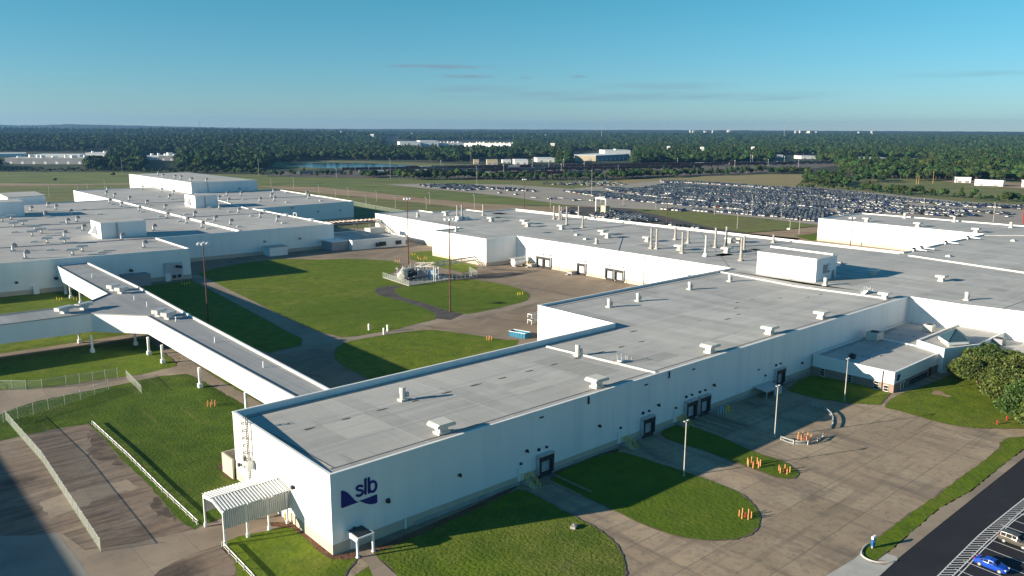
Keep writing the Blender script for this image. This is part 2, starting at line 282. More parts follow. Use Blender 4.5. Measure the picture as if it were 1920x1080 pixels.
def stripe(b, p, q, w, z):
    p = np.array(p); q = np.array(q); d = (q-p)/np.linalg.norm(q-p); n = np.array([-d[1], d[0]])*w/2
    b.face([(*(p-n), z), (*(q-n), z), (*(q+n), z), (*(p+n), z)])
# ================================================================== THE SETTING: ground sheets
g = MB(); 
rr = [0, 600, 2500, 9500]
b = MB(); R0 = 9600
b.add([(-R0, -R0, 0), (R0, -R0, 0), (R0, R0, 0), (-R0, R0, 0)], [(0, 1, 2, 3)]); b.build('ground', FLOOR, kind='structure')
Z = .02
sheet('field', [(-900, 560), (-300, 326), (0, 324), (500, 327), (700, 332), (960, 338), (1140, 338), (1300, 331), (1440, 326), (1525, 327), (1560, 338), (1700, 335), (1920, 339), (2500, 356), (2700, 520)], Z, FIELD)
sheet('meadow', [(-900, 560), (-300, 322), (0, 322.5), (240, 322.5), (480, 331), (700, 335), (960, 342), (960, 346), (700, 341), (480, 347), (240, 346), (0, 344), (-300, 343), (-900, 580)], Z+.05, mat('long_meadow_grass', (.13, .165, .035), [((.01, .1, .1), (.19, .20, .055), .45, .6, 4, .8, VR), ((.02, .12, .1), (.045, .075, .016), .5, .62, 5, .8, VR), ((.03, .35, .1), (.05, .08, .016), .5, .64, 4, .7, VR)], .95), smooth=False)
sheet('meadow', [(480, 349), (600, 343), (700, 345), (760, 352), (880, 361), (960, 371), (1060, 379), (1110, 386), (1000, 386), (905, 381), (800, 371), (700, 359), (600, 350)], Z+.05, MATS['long_meadow_grass'])
sheet('dirt_track', [(480, 349), (600, 351), (700, 361), (800, 373), (905, 382), (1000, 387), (1110, 387), (1180, 398), (1180, 408), (1060, 404), (960, 402), (905, 396), (820, 384), (705, 372), (605, 363), (505, 352)], Z+.10, DIRT)
sheet('dirt_track', [(-300, 346), (0, 344), (130, 345), (245, 344), (245, 346), (130, 348), (0, 349), (-300, 352)], Z+.10, DIRT)
sheet('storage_lot', [(720, 346), (800, 344.5), (960, 346.5), (1072, 354.5), (1150, 347), (1240, 338), (1275, 336), (1440, 348.5), (1530, 351.5), (1640, 361.5), (1800, 378), (1920, 384), (2100, 396), (2300, 440), (1960, 470), (1700, 445), (1540, 423), (1440, 411), (1300, 397), (1170, 391), (1060, 384.5), (960, 370), (880, 361.5), (780, 352)], Z+.15, GRAVEL)
sheet('bare_field', [(1140, 340), (1270, 332), (1440, 327), (1522, 327), (1490, 351), (1440, 349), (1330, 341), (1240, 339), (1150, 347)], Z+.20, DRY)
sheet('asphalt_lot', [(1070, 388), (1175, 391), (1260, 408), (1335, 424), (1400, 438), (1500, 448), (1480, 460), (1300, 440), (1150, 420), (1040, 402)], Z+.20, TAR)
sheet('far_lawn', [(1172, 391), (1300, 398), (1440, 412.5), (1500, 418), (1530, 424), (1470, 432), (1400, 437), (1340, 429), (1262, 410), (1220, 401)], Z+.25, mat('far_lawn_grass', (.15, .165, .04), [(.03, (.15, .14, .045), .45, .62, 4, .8), (.2, (.07, .095, .02), .5, .65, 4, .6)], .95))
sheet('service_road', [(1400, 438), (1470, 433), (1530, 425), (1545, 430), (1560, 480), (1490, 470), (1440, 452)], Z+.20, DIRT)
sheet('verge', [(1490, 443), (1545, 436), (1700, 470), (1690, 480), (1530, 455)], Z+.25, GRASSF)
sheet('pond', [(536, 307.5), (600, 305.6), (700, 307), (790, 311), (830, 314), (790, 318.5), (700, 316.5), (600, 315), (545, 311)], Z+.05, WATER, smooth=True)
sheet('reed_bank', [(505, 304), (620, 301), (760, 304), (905, 309), (960, 312), (850, 315), (700, 306), (600, 304.2), (535, 306.5), (600, 317), (560, 318), (510, 312)], Z, MATS['open_field_grass'])
sheet('rail_bed', [(520, 323), (900, 312.5), (1500, 306), (1600, 308), (1440, 326), (1200, 334), (900, 334), (640, 333), (500, 331)], Z+.30, mat('ballast', (.13, .11, .10), [(.05, (.09, .08, .075), .45, .62, 4)], .95))
# inner grounds: one paved sheet under everything near the buildings
sheet('yard', [(-70, -130), (390, -130), (390, 20), (318, 110), (245, 240), (236, 252), (200, 266), (168, 300), (120, 300), (-160, 250), (-160, -60)], Z+.35, CONC, world=True)
sheet('courtyard', [(56.5, 201), (85, 54), (166, 54), (166, 260), (168, 300), (140, 300), (130, 236), (57, 238)], Z+.37, CONC2, world=True)
sheet('courtyard', [(22, 60), (22, 28.5), (85.5, 28.5), (85.5, 60), (90, 201), (50, 201), (24, 201)], Z+.38, CONC2, world=True)
G0 = Z+.42
SOIL = mat('soil_edge', (.13, .10, .07), [(.7, (.19, .155, .115), .45, .65, 4, .8)], .95)
GRASSW = mat('deep_green_rough_grass', (.075, .125, .012), [(.05, (.125, .145, .03), .50, .68, 5, .8), (.2, (.045, .085, .010), .42, .62, 6, .8), (1.9, (.030, .055, .010), .48, .70, 4, .7), ((.8, .06, .1), (.15, .15, .04), .58, .72, 4, .6), (.09, (.17, .13, .06), .66, .78, 5, .7)], .95, .1, bump=(2.2, .13))
def lawn(px, m=GRASS, z=0., smooth=True):
    pts = [P(x, y) for x, y in px]
    if smooth: pts = spline(pts, 6)
    pts = winding(pts); rg = ragged(pts, .8, .09); sheet('lawn', rg, G0+z, m, False, True)
    try: sheet('soil_edge', ragged(inset(pts, -.14), .8, .09), G0+z-.007, SOIL, False, True)
    except Exception: pass
# front lawns
lawn([(706, 1046), (720, 1030), (800, 1000), (880, 965), (955, 930), (985, 926), (1062, 966), (1110, 992), (1150, 1021), (1168, 1052), (1168, 1090), (1120, 1190), (930, 1300), (800, 1200), (745, 1085)], GRASSF)
lawn([(1034, 903), (1083, 875), (1134, 857), (1162, 853), (1193, 860), (1278, 888), (1330, 906), (1385, 929), (1411, 951), (1424, 975), (1414, 1001), (1380, 1015), (1325, 1018), (1270, 1010), (1205, 987), (1152, 962), (1085, 930)])
lawn([(1245, 823), (1256, 804), (1288, 803), (1337, 818), (1422, 855), (1462, 867), (1489, 883), (1496, 893), (1486, 901), (1455, 899), (1408, 881), (1380, 871), (1316, 848)])
lawn([(1476, 735), (1500, 716), (1524, 707), (1600, 722), (1669, 741), (1649, 763), (1603, 760), (1582, 758), (1540, 752), (1500, 743)], smooth=False)
lawn([(1661, 767), (1672, 752), (1700, 738), (1722, 731), (1795, 700), (1850, 660), (1925, 640), (2100, 690), (2300, 760), (2250, 900), (2000, 812), (1920, 808), (1840, 807), (1805, 804), (1766, 797), (1714, 782), (1685, 774)], smooth=True, z=.01)
lawn([(2150, 790), (2000, 815), (1920, 822.5), (1887, 826.5), (1877, 835), (1874, 845), (1849, 866), (1755, 935), (1692, 979), (1641, 1017), (1617, 1036), (1616, 1047), (1629, 1055), (1642, 1056), (1660, 1044), (1692, 1017), (1761, 957), (1818, 926), (1849, 900), (1920, 845), (2150, 810)], z=.012, smooth=False)
lawn([(415, 1025), (450, 1012), (505, 1000), (545, 989), (560, 998), (585, 1015), (612, 1045), (640, 1052), (672, 1048), (640, 1090), (560, 1300), (480, 1250), (440, 1060)], GRASS, smooth=False)
lawn([(700, 1062), (712, 1060), (740, 1085), (800, 1180), (690, 1180), (660, 1090)], GRASS, z=-.01, smooth=False)
# west lawns
lawn([(-60, 838), (0, 831), (22, 826), (53, 819), (100, 809), (167, 799), (200, 830), (227, 866), (271, 904), (310, 950), (334, 979), (365, 998), (387, 985), (440, 968), (500, 950), (545, 935), (600, 900), (560, 800), (500, 780), (470, 770), (450, 759), (400, 730), (362, 709), (347, 705), (300, 709), (265, 716), (240, 722), (160, 738), (75, 755), (33, 768), (0, 782), (-60, 800)], GRASSW, smooth=False)
lawn([(-500, 760), (0, 734), (50, 734), (125, 726), (220, 711), (265, 706), (330, 690), (328, 682), (300, 660), (275, 638), (250, 640), (0, 676), (-500, 750)], smooth=False, z=.002)
lawn([(-500, 640), (0, 560), (150, 545), (190, 560), (250, 590), (300, 622), (260, 627), (150, 644), (0, 666), (-500, 740)], smooth=False, z=.003)
lawn([(385, 697), (430, 710), (480, 740), (540, 770), (520, 775), (480, 754), (420, 720)], smooth=False)
lawn([(230, 545), (358, 527), (420, 560), (482, 593), (540, 625), (566, 638), (565, 650), (505, 665), (440, 640), (300, 600)], smooth=False)
# courtyard lawns
lawn([(372, 516), (400, 506), (460, 494), (530, 487), (600, 489), (622, 488), (667, 487), (733, 491), (752, 498), (745, 508), (718, 522), (767, 539), (729, 538), (707, 542), (702, 549), (711, 556), (756, 567), (800, 582), (818, 593), (815, 602), (780, 610), (745, 620), (665, 634), (642, 635), (600, 625), (560, 608), (520, 590), (480, 569), (430, 545)], smooth=False)
lawn([(740, 546), (755, 540), (800, 534), (850, 528), (880, 526), (930, 533), (965, 541), (988, 551), (992, 558), (984, 567), (960, 574), (920, 583), (877, 591), (840, 585), (800, 572), (755, 559)])
lawn([(628, 664), (640, 650), (660, 642), (730, 630), (792, 622), (830, 623.5), (880, 630), (942, 640), (970, 645), (900, 700), (800, 730), (720, 725), (675, 705), (636, 683)])
lawn([(769, 476), (790, 473), (809, 472), (850, 490), (887, 499), (898, 504), (869, 513), (822, 502), (769, 488)], smooth=False)
sheet('dark_drive', [(700, 549), (704, 541), (729, 536), (755, 536), (880, 518), (960, 512), (985, 516), (930, 522), (860, 527), (800, 534), (757, 539.5), (741, 546), (757, 559), (800, 571), (842, 585), (870, 591), (845, 603), (818, 600), (812, 591), (800, 583), (756, 568), (711, 557)], Z+.40, TAR)
sheet('path', [(355, 520), (375, 516), (430, 545), (480, 569), (540, 600), (600, 626), (640, 636), (600, 650), (566, 652), (566, 638), (540, 625), (482, 593), (420, 560)], Z+.395, PATH)
sheet('path', [(640, 636), (700, 628), (780, 610), (818, 601), (880, 588), (960, 574), (1010, 560), (1012, 568), (960, 583), (880, 600), (800, 614), (730, 629), (660, 641), (600, 655), (520, 668), (505, 665), (600, 648)], Z+.396, PATH)
# west paving
sheet('driveway', [(-400, 800), (-200, 745), (0, 733), (50, 733), (125, 725), (220, 710), (265, 705), (330, 689), (345, 668), (382, 697), (480, 752), (560, 800), (540, 830), (450, 760), (362, 710), (347, 706), (265, 717), (240, 723.5), (75, 756), (33, 769), (0, 783), (-60, 810), (-400, 900)], Z+.40, PATH)
sheet('path', [(-400, 735), (0, 665), (150, 644), (250, 628), (320, 620), (345, 668), (320, 672), (278, 637), (250, 641), (0, 677), (-400, 748)], Z+.405, PATH)
sheet('worn_lot', [(-200, 850), (0, 832), (53, 818), (167, 798), (230, 862), (275, 902), (338, 978), (365, 998), (320, 1012), (250, 1024), (160, 1036), (120, 1010), (100, 1030), (-60, 1200), (-300, 1200)], Z+.40, LOTW)
sheet('worn_lot', [(275, 1100), (300, 1075), (345, 1050), (412, 1030), (440, 1060), (480, 1180), (200, 1200)], Z+.41, LOTW)
sheet('apron', [(-60, 1040), (0, 1010), (60, 1010), (105, 1004), (140, 1045), (170, 1090), (150, 1200), (-100, 1200)], Z+.41, mat('grey_concrete', (.25, .24, .22), [(.1, (.20, .19, .18), .45, .62, 4)], .9))
sheet('driveway', [(105, 1003), (120, 1008), (160, 1037), (250, 1025), (365, 998), (440, 968), (545, 936), (545, 989), (505, 1000), (418, 1026), (345, 1050), (275, 1100), (170, 1110), (140, 1045)], Z+.402, PATH)
STAIN = mat('dark_oil_stain', (.065, .05, .041), [(.5, (.17, .13, .10), .42, .62, 6, .9), ((.1, 1, .1), (.13, .10, .08), .5, .62, 4, .8)], .9)
for pp in (((165, 812), (190, 806), (205, 830), (228, 858), (236, 872), (222, 878), (205, 868), (180, 866), (160, 850), (172, 838)), ((290, 925), (306, 935), (322, 955), (338, 975), (330, 984), (312, 976), (292, 968), (280, 952), (294, 945))):
    sheet('oil_stain', ragged(spline([P(*q) for q in pp], 4), .5, .35), Z+.412, STAIN, False, True)
lb = MB(); dl = [P(*q) for q in ((127, 806), (190, 880), (214, 905), (248, 945), (290, 978), (322, 1018))]
for a, c in zip(dl[:-1], dl[1:]): stripe(lb, a, c, .28, Z+.416)
sheet('pale_strip', ragged([P(*q) for q in ((75, 945), (150, 922), (235, 905), (262, 918), (190, 940), (95, 978))], 1, .2), Z+.411, PATH, False, True)
# entrance walk, mulch strips
sheet('walk', [(664, 1044), (697, 1035), (712, 1056), (760, 1100), (800, 1180), (740, 1180), (690, 1064)], Z+.43, PATH)
sheet('mulch_strip', [(500, 985), (545, 985), (560, 992), (600, 1020), (627, 1049), (665, 1042), (680, 1050), (650, 1056), (620, 1054), (598, 1040), (570, 1012), (548, 996), (505, 992)], Z+.45, MULCH)
sheet('mulch_strip', [(700, 1035), (800, 992), (900, 948), (970, 912), (968, 920), (900, 957), (800, 1003), (704, 1043)], Z+.45, MULCH)
sheet('mulch_strip', [(1040, 890), (1090, 865), (1160, 846), (1160, 851), (1130, 856), (1086, 871), (1045, 893)], Z+.45, MULCH)
sheet('mulch_strip', [(408, 880), (418, 872), (440, 895), (440, 905), (425, 900)], Z+.45, MULCH)
sheet('mulch_bed', [(1805, 700), (1840, 715), (1875, 745), (1920, 790), (1990, 850), (2010, 840), (1950, 770), (1890, 720), (1830, 690)], Z+.45, MULCH)
sheet('worn_patch', [(1745, 742), (1752, 736), (1765, 738), (1772, 743), (1785, 747), (1778, 749), (1762, 745), (1750, 744)], Z+.45, DIRT)
# parking area
sheet('parking_asphalt', [(1600, 1112), (1681, 1056), (1768, 985), (1920, 863), (2300, 600), (2600, 900), (2200, 1400), (1500, 1300)], Z+.42, ASPH)
sheet('pavement', [(1645, 1057), (1660, 1044), (1692, 1017), (1761, 957), (1818, 926), (1849, 900), (1920, 845), (2300, 585), (2320, 592), (1920, 862), (1768, 984), (1681, 1055), (1660, 1066)], Z+.425, PATH)
sheet('apron', [(1550, 1085), (1600, 1055), (1618, 1040), (1620, 1050), (1636, 1062), (1660, 1066), (1681, 1056), (1650, 1085), (1590, 1120), (1520, 1110)], Z+.44, NEWC)
sheet('apron', [(1646, 1056), (1662, 1044), (1681, 1050), (1683, 1055), (1676, 1060)], Z+.445, NEWC)
b = MB(); kp = spline([P(*q) for q in ((1625, 1028), (1617, 1036), (1615, 1047), (1627, 1056), (1645, 1061), (1665, 1061), (1680, 1058))], 5, False)
for p, q in zip(kp[:-1], kp[1:]):
    b.tube((*p, G0+.06), (*q, G0+.06), .12, 6)
b.build('kerb', NEWC, kind='structure')
lm = MB(); ZL = Z+.44
outer = [(1764, 1080), (1799, 1045), (1818, 1026), (1837, 1007.5), (1859, 989), (1881, 971), (1920, 940), (1990, 886), (2080, 820)]
inner = [(1792, 1080), (1830, 1042), (1850, 1022), (1871, 1004), (1895, 982), (1922, 958), (1990, 903), (2080, 838)]
third = [(1802, 1080), (1818, 1063), (1843, 1036), (1860, 1020), (1884, 997), (1903, 980), (1920, 968), (1990, 916), (2080, 851)]
first_o = (1700, 1150); 
def pl(pp, w, z=ZL):
    q = spline([P(*a) for a in pp], 4, False)
    for a, c in zip(q[:-1], q[1:]): stripe(lm, a, c, w, z)
    return np.array(q)
outer = [(1700, 1146)]+outer; inner = [(1726, 1146)]+inner; third = [(1738, 1144)]+third
pl(outer, .14); pl(inner, .14)
def ix(pp, y):
    for a, c in zip(pp[:-1], pp[1:]):
        if (a[1]-y)*(c[1]-y) <= 0: t = (y-a[1])/(c[1]-a[1]); return a[0]+(c[0]-a[0])*t
    return None
y = 1140.
while y > 825:
    xo, xi = ix(outer, y), ix(inner, y)
    if xo and xi: stripe(lm, P(xo, y), P(xi, y-.3), .12, ZL)
    y -= 4.6*((y-250)/815)**1.6
q3 = spline([P(*a) for a in third], 6, False); acc = 0; stalls = []
ref = np.array(P(1853, 1034)); hd = np.array(P(1915, 1058))-ref; hd /= np.linalg.norm(hd)
al = np.array(P(1884, 997))-np.array(P(1802, 1080)); al /= np.linalg.norm(al)
for k, (a, c) in enumerate(zip(q3[:-1], q3[1:])):
    stripe(lm, a, c, .12, ZL)
base0 = np.array(P(1819, 1062))
for k in range(-3, 14):
    s0 = None
    # stall lines start on the long dashed line and run away along hd
    L0 = k*2.75; d = 0; pt = None
    seq = [np.array(q) for q in q3]; tot = 0
    j0 = int(np.argmin([np.linalg.norm(q-base0) for q in seq])); pos = L0
    j = j0; cur = seq[j0]
    if pos >= 0:
        while j < len(seq)-1 and pos > np.linalg.norm(seq[j+1]-seq[j]): pos -= np.linalg.norm(seq[j+1]-seq[j]); j += 1
        if j >= len(seq)-1: break
        cur = seq[j]+(seq[j+1]-seq[j])/np.linalg.norm(seq[j+1]-seq[j])*pos
    else: cur = seq[j0]-al*(-pos)
    stalls.append(cur); stripe(lm, cur-hd*.8, cur+hd*5.4, .12, ZL+.004)
lm.build('parking_markings', LINE, kind='structure')
# rolling wooded ground beyond two kilometres
def sst(a, b_, x): t = min(1, max(0, (x-a)/(b_-a))); return t*t*(3-2*t)
def ground_h(X, Y):
    dx, dy = X-CAM[0], Y-CAM[1]; d = math.hypot(dx, dy); a_ = math.atan2(dy, dx)-YAW; left = sst(.10, .34, a_); start = 2900-1700*left
    base = sst(start, start+1500, d)*(15+11*left); u_ = .5+.28*math.sin(X*.0021+1.3+.0009*Y)+.22*math.sin(Y*.0034-.5+X*.0011)+.16*math.sin(X*.0067-Y*.0052)
    return base*(.45+.75*u_)
tb = MB(); NA, ND = 110, 60
for j in range(ND+1):
    d = 1150+(6700-1150)*(j/ND)**1.3
    for i in range(NA+1):
        a_ = YAW-math.radians(48)+math.radians(96)*i/NA; X = CAM[0]+d*math.cos(a_); Y = CAM[1]+d*math.sin(a_); tb.v.append((X, Y, ground_h(X, Y)-.6))
for j in range(ND):
    for i in range(NA): o = j*(NA+1)+i; tb.f.append((o, o+NA+1, o+NA+2, o+1)); tb.mi.append(0)
tb.build('terrain', FLOOR, kind='structure')
# distant hills
def hill(pts, depth, m=HILL):
    b = MB(); n = len(pts)
    for (x, yb, d) in pts: pass
    ring = []
    for (x, ytop, d) in pts:
        v = ray(x, 243); v = v/math.hypot(v[0], v[1]); base = CAM[:2]+v[:2]*d; rv = ray(x, ytop); hz = H+rv[2]*(d+depth*.5)/math.hypot(rv[0], rv[1])
        ring.append([(*(CAM[:2]+v[:2]*(d+depth*t)), max(1, hz)*math.sin(math.pi*t)**.8) for t in np.linspace(0, 1, 9)])
    for i in range(n-1):
        for j in range(8): b.face([ring[i][j], ring[i+1][j], ring[i+1][j+1], ring[i][j+1]])
    return b.build('hills', m, kind='structure')
hp = [(-300, 238), (-60, 234), (0, 233.8), (30, 235), (80, 234.6), (130, 232.7), (200, 234.3), (260, 235.5), (320, 237), (400, 238.8), (470, 239.8), (560, 241.2), (700, 241.8), (900, 242.4), (1100, 243.3), (1250, 244), (1400, 244.3), (1500, 245.2), (1640, 245.6), (1700, 246), (1800, 246.4), (1920, 246.9), (2200, 247)]
hpp = []
for (a, c) in zip(hp[:-1], hp[1:]):
    for t in np.linspace(0, 1, 10, endpoint=False): hpp.append((a[0]+(c[0]-a[0])*t, a[1]+(c[1]-a[1])*t+random.uniform(-.3, .3), 6600))
hill(hpp, 1400)
# ================================================================== BUILDINGS
def shell(root, outline, ztop, deck, wallm=WHITE, roofm=ROOF, band=1.7, bandm=PEACH, cope=True, z0=0., pw=.3, bandpart=True):
    o = winding(outline); inn = inset(o, pw); n = len(o)
    b = MB()
    zb = band if band else z0
    for i in range(n):
        j = (i+1) % n; a, c = o[i], o[j]; ai, ci = inn[i], inn[j]
        b.face([(*a, zb), (*c, zb), (*c, ztop), (*a, ztop)])
        b.face([(*a, ztop), (*c, ztop), (*ci, ztop), (*ai, ztop)])
        b.face([(*ai, ztop), (*ci, ztop), (*ci, deck(*ci)-.3 if callable(deck) else deck-.3), (*ai, deck(*ai)-.3 if callable(deck) else deck-.3)])
    b.build('wall', wallm, root)
    if band:
        b = MB(); o2 = inset(o, -.05)
        for i in range(n):
            j = (i+1) % n; b.face([(*o2[i], z0), (*o2[j], z0), (*o2[j], zb), (*o2[i], zb)]); b.face([(*o2[i], zb), (*o2[j], zb), (*inset(o, .02)[j], zb), (*inset(o, .02)[i], zb)])
        b.build('base_band', bandm, root)
    if cope:
        b = MB(); oo = inset(o, -.06); ii = inset(o, pw+.04)
        for i in range(n):
            j = (i+1) % n; q = [(oo[i], oo[j]), (ii[i], ii[j])]
            b.face([(*oo[i], ztop-.12), (*oo[j], ztop-.12), (*oo[j], ztop+.05), (*oo[i], ztop+.05)])
            b.face([(*oo[i], ztop+.05), (*oo[j], ztop+.05), (*ii[j], ztop+.05), (*ii[i], ztop+.05)])
            b.face([(*ii[i], ztop+.05), (*ii[j], ztop+.05), (*ii[j], ztop-.1), (*ii[i], ztop-.1)])
        b.build('coping', COPE, root)
    # roof deck
    b = MB(); inn = inset(o, pw-.02); tri = tessellate_polygon([[Vector((x, y, 0)) for x, y in inn]])
    if callable(deck):
        for r in getattr(deck, 'cells'):
            x0, x1, y0, y1 = r; b.face([(x0, y0, deck(x0, y0)), (x1, y0, deck(x1, y0)), (x1, y1, deck(x1, y1)), (x0, y1, deck(x0, y1))])
    else:
        b.v = [(x, y, deck) for x, y in inn]; b.f = [tuple(t) for t in tri]; b.mi = [0]*len(b.f)
    ob = b.build('roof', roofm, root); return ob
# ---- main factory building
ZT = 11.0
FO = [(0, 0), (163.9, 0), (164.1, -75), (366, -75), (364, 107), (322, 108), (318, 34), (241, 34), (241, 236), (219, 236), (218.5, 250), (197, 250), (197, 262), (170.8, 262.3), (166.2, 187.8), (151.7, 187.8), (151.7, 152.8), (166.7, 152), (166.5, 54), (85.2, 53.6), (85.0, 29.5), (0.2, 29.3)]
fac = thing('factory_building', 'long white factory hall with navy sign on its near corner and grey roof', 'factory', (60, 10, 0))
def deckA(x, y):
    if x <= 90 and y <= 30: return 10.93-.9*max(0, y-1.2)/28 if y > 1.2 else 10.93
    if y < 54.5 and x < 167: return 10.93-.9*y/28 if y < 28 else 10.03+.5*(y-28)/26
    return 10.6
deckA.cells = [(.28, 84.9, .28, 1.2), (.28, 84.9, 1.2, 29.2), (84.9, 163.9, .28, 28), (84.9, 163.9, 28, 53.3)]
class DK:
    pass
root = fac
def dk(x, y): return deckA(x, y)
dk.cells = deckA.cells
shell(fac, FO, ZT, dk, band=1.75)
b = MB()
flat = [(163.6, .3), (163.6, -74.7), (365.7, -74.7), (363.7, 106.7), (322.3, 107.7), (318.3, 33.7), (240.7, 33.7), (240.7, 235.7), (218.7, 235.7), (218.2, 249.7), (196.7, 249.7), (196.7, 261.7), (171.1, 262), (166.5, 187.5), (152, 187.5), (152, 153.1), (167, 152.3), (166.8, 53.9), (163.6, 53.6)]
for t in tessellate_polygon([[Vector((*p, 0)) for p in flat]]): b.face([(*flat[i], 10.6) for i in t])
b.build('roof', ROOF, fac)
DSEAM = mat('dark_roof_seam', (.16, .155, .15), [(.6, (.24, .235, .23), .45, .7, 3)], .8)
# expansion joints and raised strips on the roof
def strip(root, p, q, w, h, z, m=JOINT, name='roof_joint'):
    b = MB(); p = np.array(p, float); q = np.array(q, float); d = (q-p)/np.linalg.norm(q-p); n = np.array([-d[1], d[0]])*w/2
    zz = z if callable(z) else (lambda x, y: z)
    N_ = 8
    for k in range(N_):
        a = p+(q-p)*k/N_; c = p+(q-p)*(k+1)/N_; za = zz(*a)-.05; zc = zz(*c)-.05
        A = [(*(a-n), za), (*(c-n), zc), (*(c+n), zc), (*(a+n), za)]; T = [(*(a-n*.6), za+h), (*(c-n*.6), zc+h), (*(c+n*.6), zc+h), (*(a+n*.6), za+h)]
        b.add(A+T, [(4, 5, 6, 7), (0, 1, 5, 4), (1, 2, 6, 5), (2, 3, 7, 6), (3, 0, 4, 7)])
    return b.build(name, m, root)
strip(fac, (63.2, .6), (63.0, 27.4), .8, .30, dk); strip(fac, (157.4, 3.5), (160.0, 53), .9, .35, dk)
strip(fac, (236, 230), (238.5, 34), .7, .4, 10.6); strip(fac, (236, 30), (227, -12), .9, .45, 10.6); strip(fac, (227, -12), (216, -70), .9, .45, 10.6)
strip(fac, (328, 22), (316, 33.5), .8, .35, 10.6); strip(fac, (328, 22), (318, -40), .8, .4, 10.6)
strip(fac, (167, 54.2), (240, 118), .25, .06, 10.6, DARK, 'roof_seam'); strip(fac, (196, 150), (238, 150), .5, .2, 10.6, GREYP, 'roof_seam')
strip(fac, (167.2, 100), (200, 126), .5, .15, 10.6, GREYP, 'roof_seam')
strip(fac, (322.5, 90), (362, 62), .7, .3, 10.6, GREYP, 'roof_seam')
strip(fac, (.9, 1.6), (84, 1.6), .26, .10, dk, DSEAM, 'roof_seam'); strip(fac, (1.4, 1.6), (1.4, 27.8), .26, .10, dk, DSEAM, 'roof_seam'); strip(fac, (1.4, 27.6), (84, 27.6), .26, .10, dk, DSEAM, 'roof_seam')
strip(fac, (86, 1.4), (157, 1.4), .26, .10, dk, DSEAM, 'roof_seam'); strip(fac, (87, 51.5), (157, 51.5), .26, .10, dk, DSEAM, 'roof_seam')
for yy in (-20, -48): strip(fac, (165, yy), (226, yy-2), .3, .09, 10.6, DSEAM, 'roof_seam')
for xx in (185, 205): strip(fac, (xx, 30), (xx-4, -70), .3, .09, 10.6, DSEAM, 'roof_seam')
rp = random.Random(3); PT = [mat('roof_patch_'+n, c, [((.2, 1.5, .1), tuple(x*.86 for x in c), .4, .65, 4)], .8) for n, c in (('pale', (.455, .45, .425)), ('green', (.375, .385, .365)), ('dark', (.36, .355, .335)))]
def patch(root, x0, x1, y0, y1, z, m, name='roof_patch'):
    b = MB(); zz = z if callable(z) else (lambda x, y: z); b.face([(x0, y0, zz(x0, y0)+.012), (x1, y0, zz(x1, y0)+.012), (x1, y1, zz(x1, y1)+.012), (x0, y1, zz(x0, y1)+.012)]); return b.build(name, m, root)
for (x0, x1, y0, y1, k) in ((16, 16.5, 6, 20, 1), (16.6, 31, 14, 14.5, 1), (31, 31.5, 7, 20, 1), (8, 15, 9, 17, 0), (38, 52, 8, 11, 0), (39, 50, 14, 18, 0), (53, 60, 6, 21, 2), (66, 82, 15, 18, 0), (69, 76, 5, 9, 2), (90, 110, 8, 9.2, 0), (92, 104, 18, 22, 2), (112, 130, 32, 34, 0), (118, 124, 12, 20, 0), (134, 150, 22, 24, 0), (100, 118, 42, 46, 2), (132, 146, 40, 47, 0)):
    patch(fac, x0, x1, y0, y1, dk if not (y0 < 28 < y1) else dk, PT[k])
for k in range(26): x0 = rp.uniform(170, 225); y0 = rp.uniform(60, 225); patch(fac, x0, x0+rp.uniform(1, 9), y0, y0+rp.uniform(1, 16), 10.6, PT[k % 3])
for k in range(22): x0 = rp.uniform(168, 230); y0 = rp.uniform(-65, 22); patch(fac, x0, x0+rp.uniform(1, 14), y0, y0+rp.uniform(1, 9), 10.6, PT[k % 3])
for k in range(26):
    X = 6+6.1*k; Yd = 17 if X < 85 else (22+5*math.sin(k)); b = MB(); a0 = rp.uniform(0, 3); n = 9; z = dk(X, Yd)+.02
    b.face([(X+(.5+rp.random())*math.cos(6.283*i/n), Yd+(.18+.2*rp.random())*math.sin(6.283*i/n), dk(X, Yd+.3*math.sin(6.283*i/n))+.022) for i in range(n)]); b.build('drain_stain', TAR, fac)
# ---- roof equipment (parts of the building they are fixed to)
def hood_mesh(s=1.):                                        # wide capped relief hood
    a = MB(); a.box(-.95*s, .95*s, -.75*s, .75*s, 0, .35*s); a.box(-.7*s, .7*s, -.55*s, .55*s, .35*s, 1.25*s)
    for k in range(4): a.box(-.72*s-.02, .72*s+.02, -.57*s-.02, .57*s+.02, (.5+.17*k)*s, (.56+.17*k)*s)
    c = MB(); prof = [(-1.6, 1.2), (-1.55, 1.55), (-1.2, 1.75), (1.2, 1.75), (1.55, 1.55), (1.6, 1.2)]; n = len(prof)
    for yy in (-1.25*s, 1.25*s): c.v += [(x*s, yy, z*s) for x, z in prof]
    c.f = [(i, i+1, n+i+1, n+i) for i in range(n-1)]+[tuple(range(n)), tuple(range(2*n-1, n-1, -1)), (n-1, 0, n, 2*n-1)]; c.mi = [0]*len(c.f)
    return a.mesh('hood_base', VENTW), c.mesh('hood_cap', VENTW)
HOODB, HOODC = hood_mesh()
def fan_meshes():
    a = MB(); a.box(-.62, .62, -.62, .62, 0, .3); a.lathe([(.42, .3), (.42, 1.2), (.47, 1.22), (.5, 1.3), (.5, 2.0), (.44, 2.12), (.38, 2.15)], 12)
    c = MB(); c.box(.55, 1.05, -.3, .35, .45, 1.25); c.tube((.4, 0, .8), (.6, 0, .8), .1)
    return a.mesh('fan_body', VENTW), c.mesh('motor_box', VENTW)
FANB, FANM = fan_meshes()
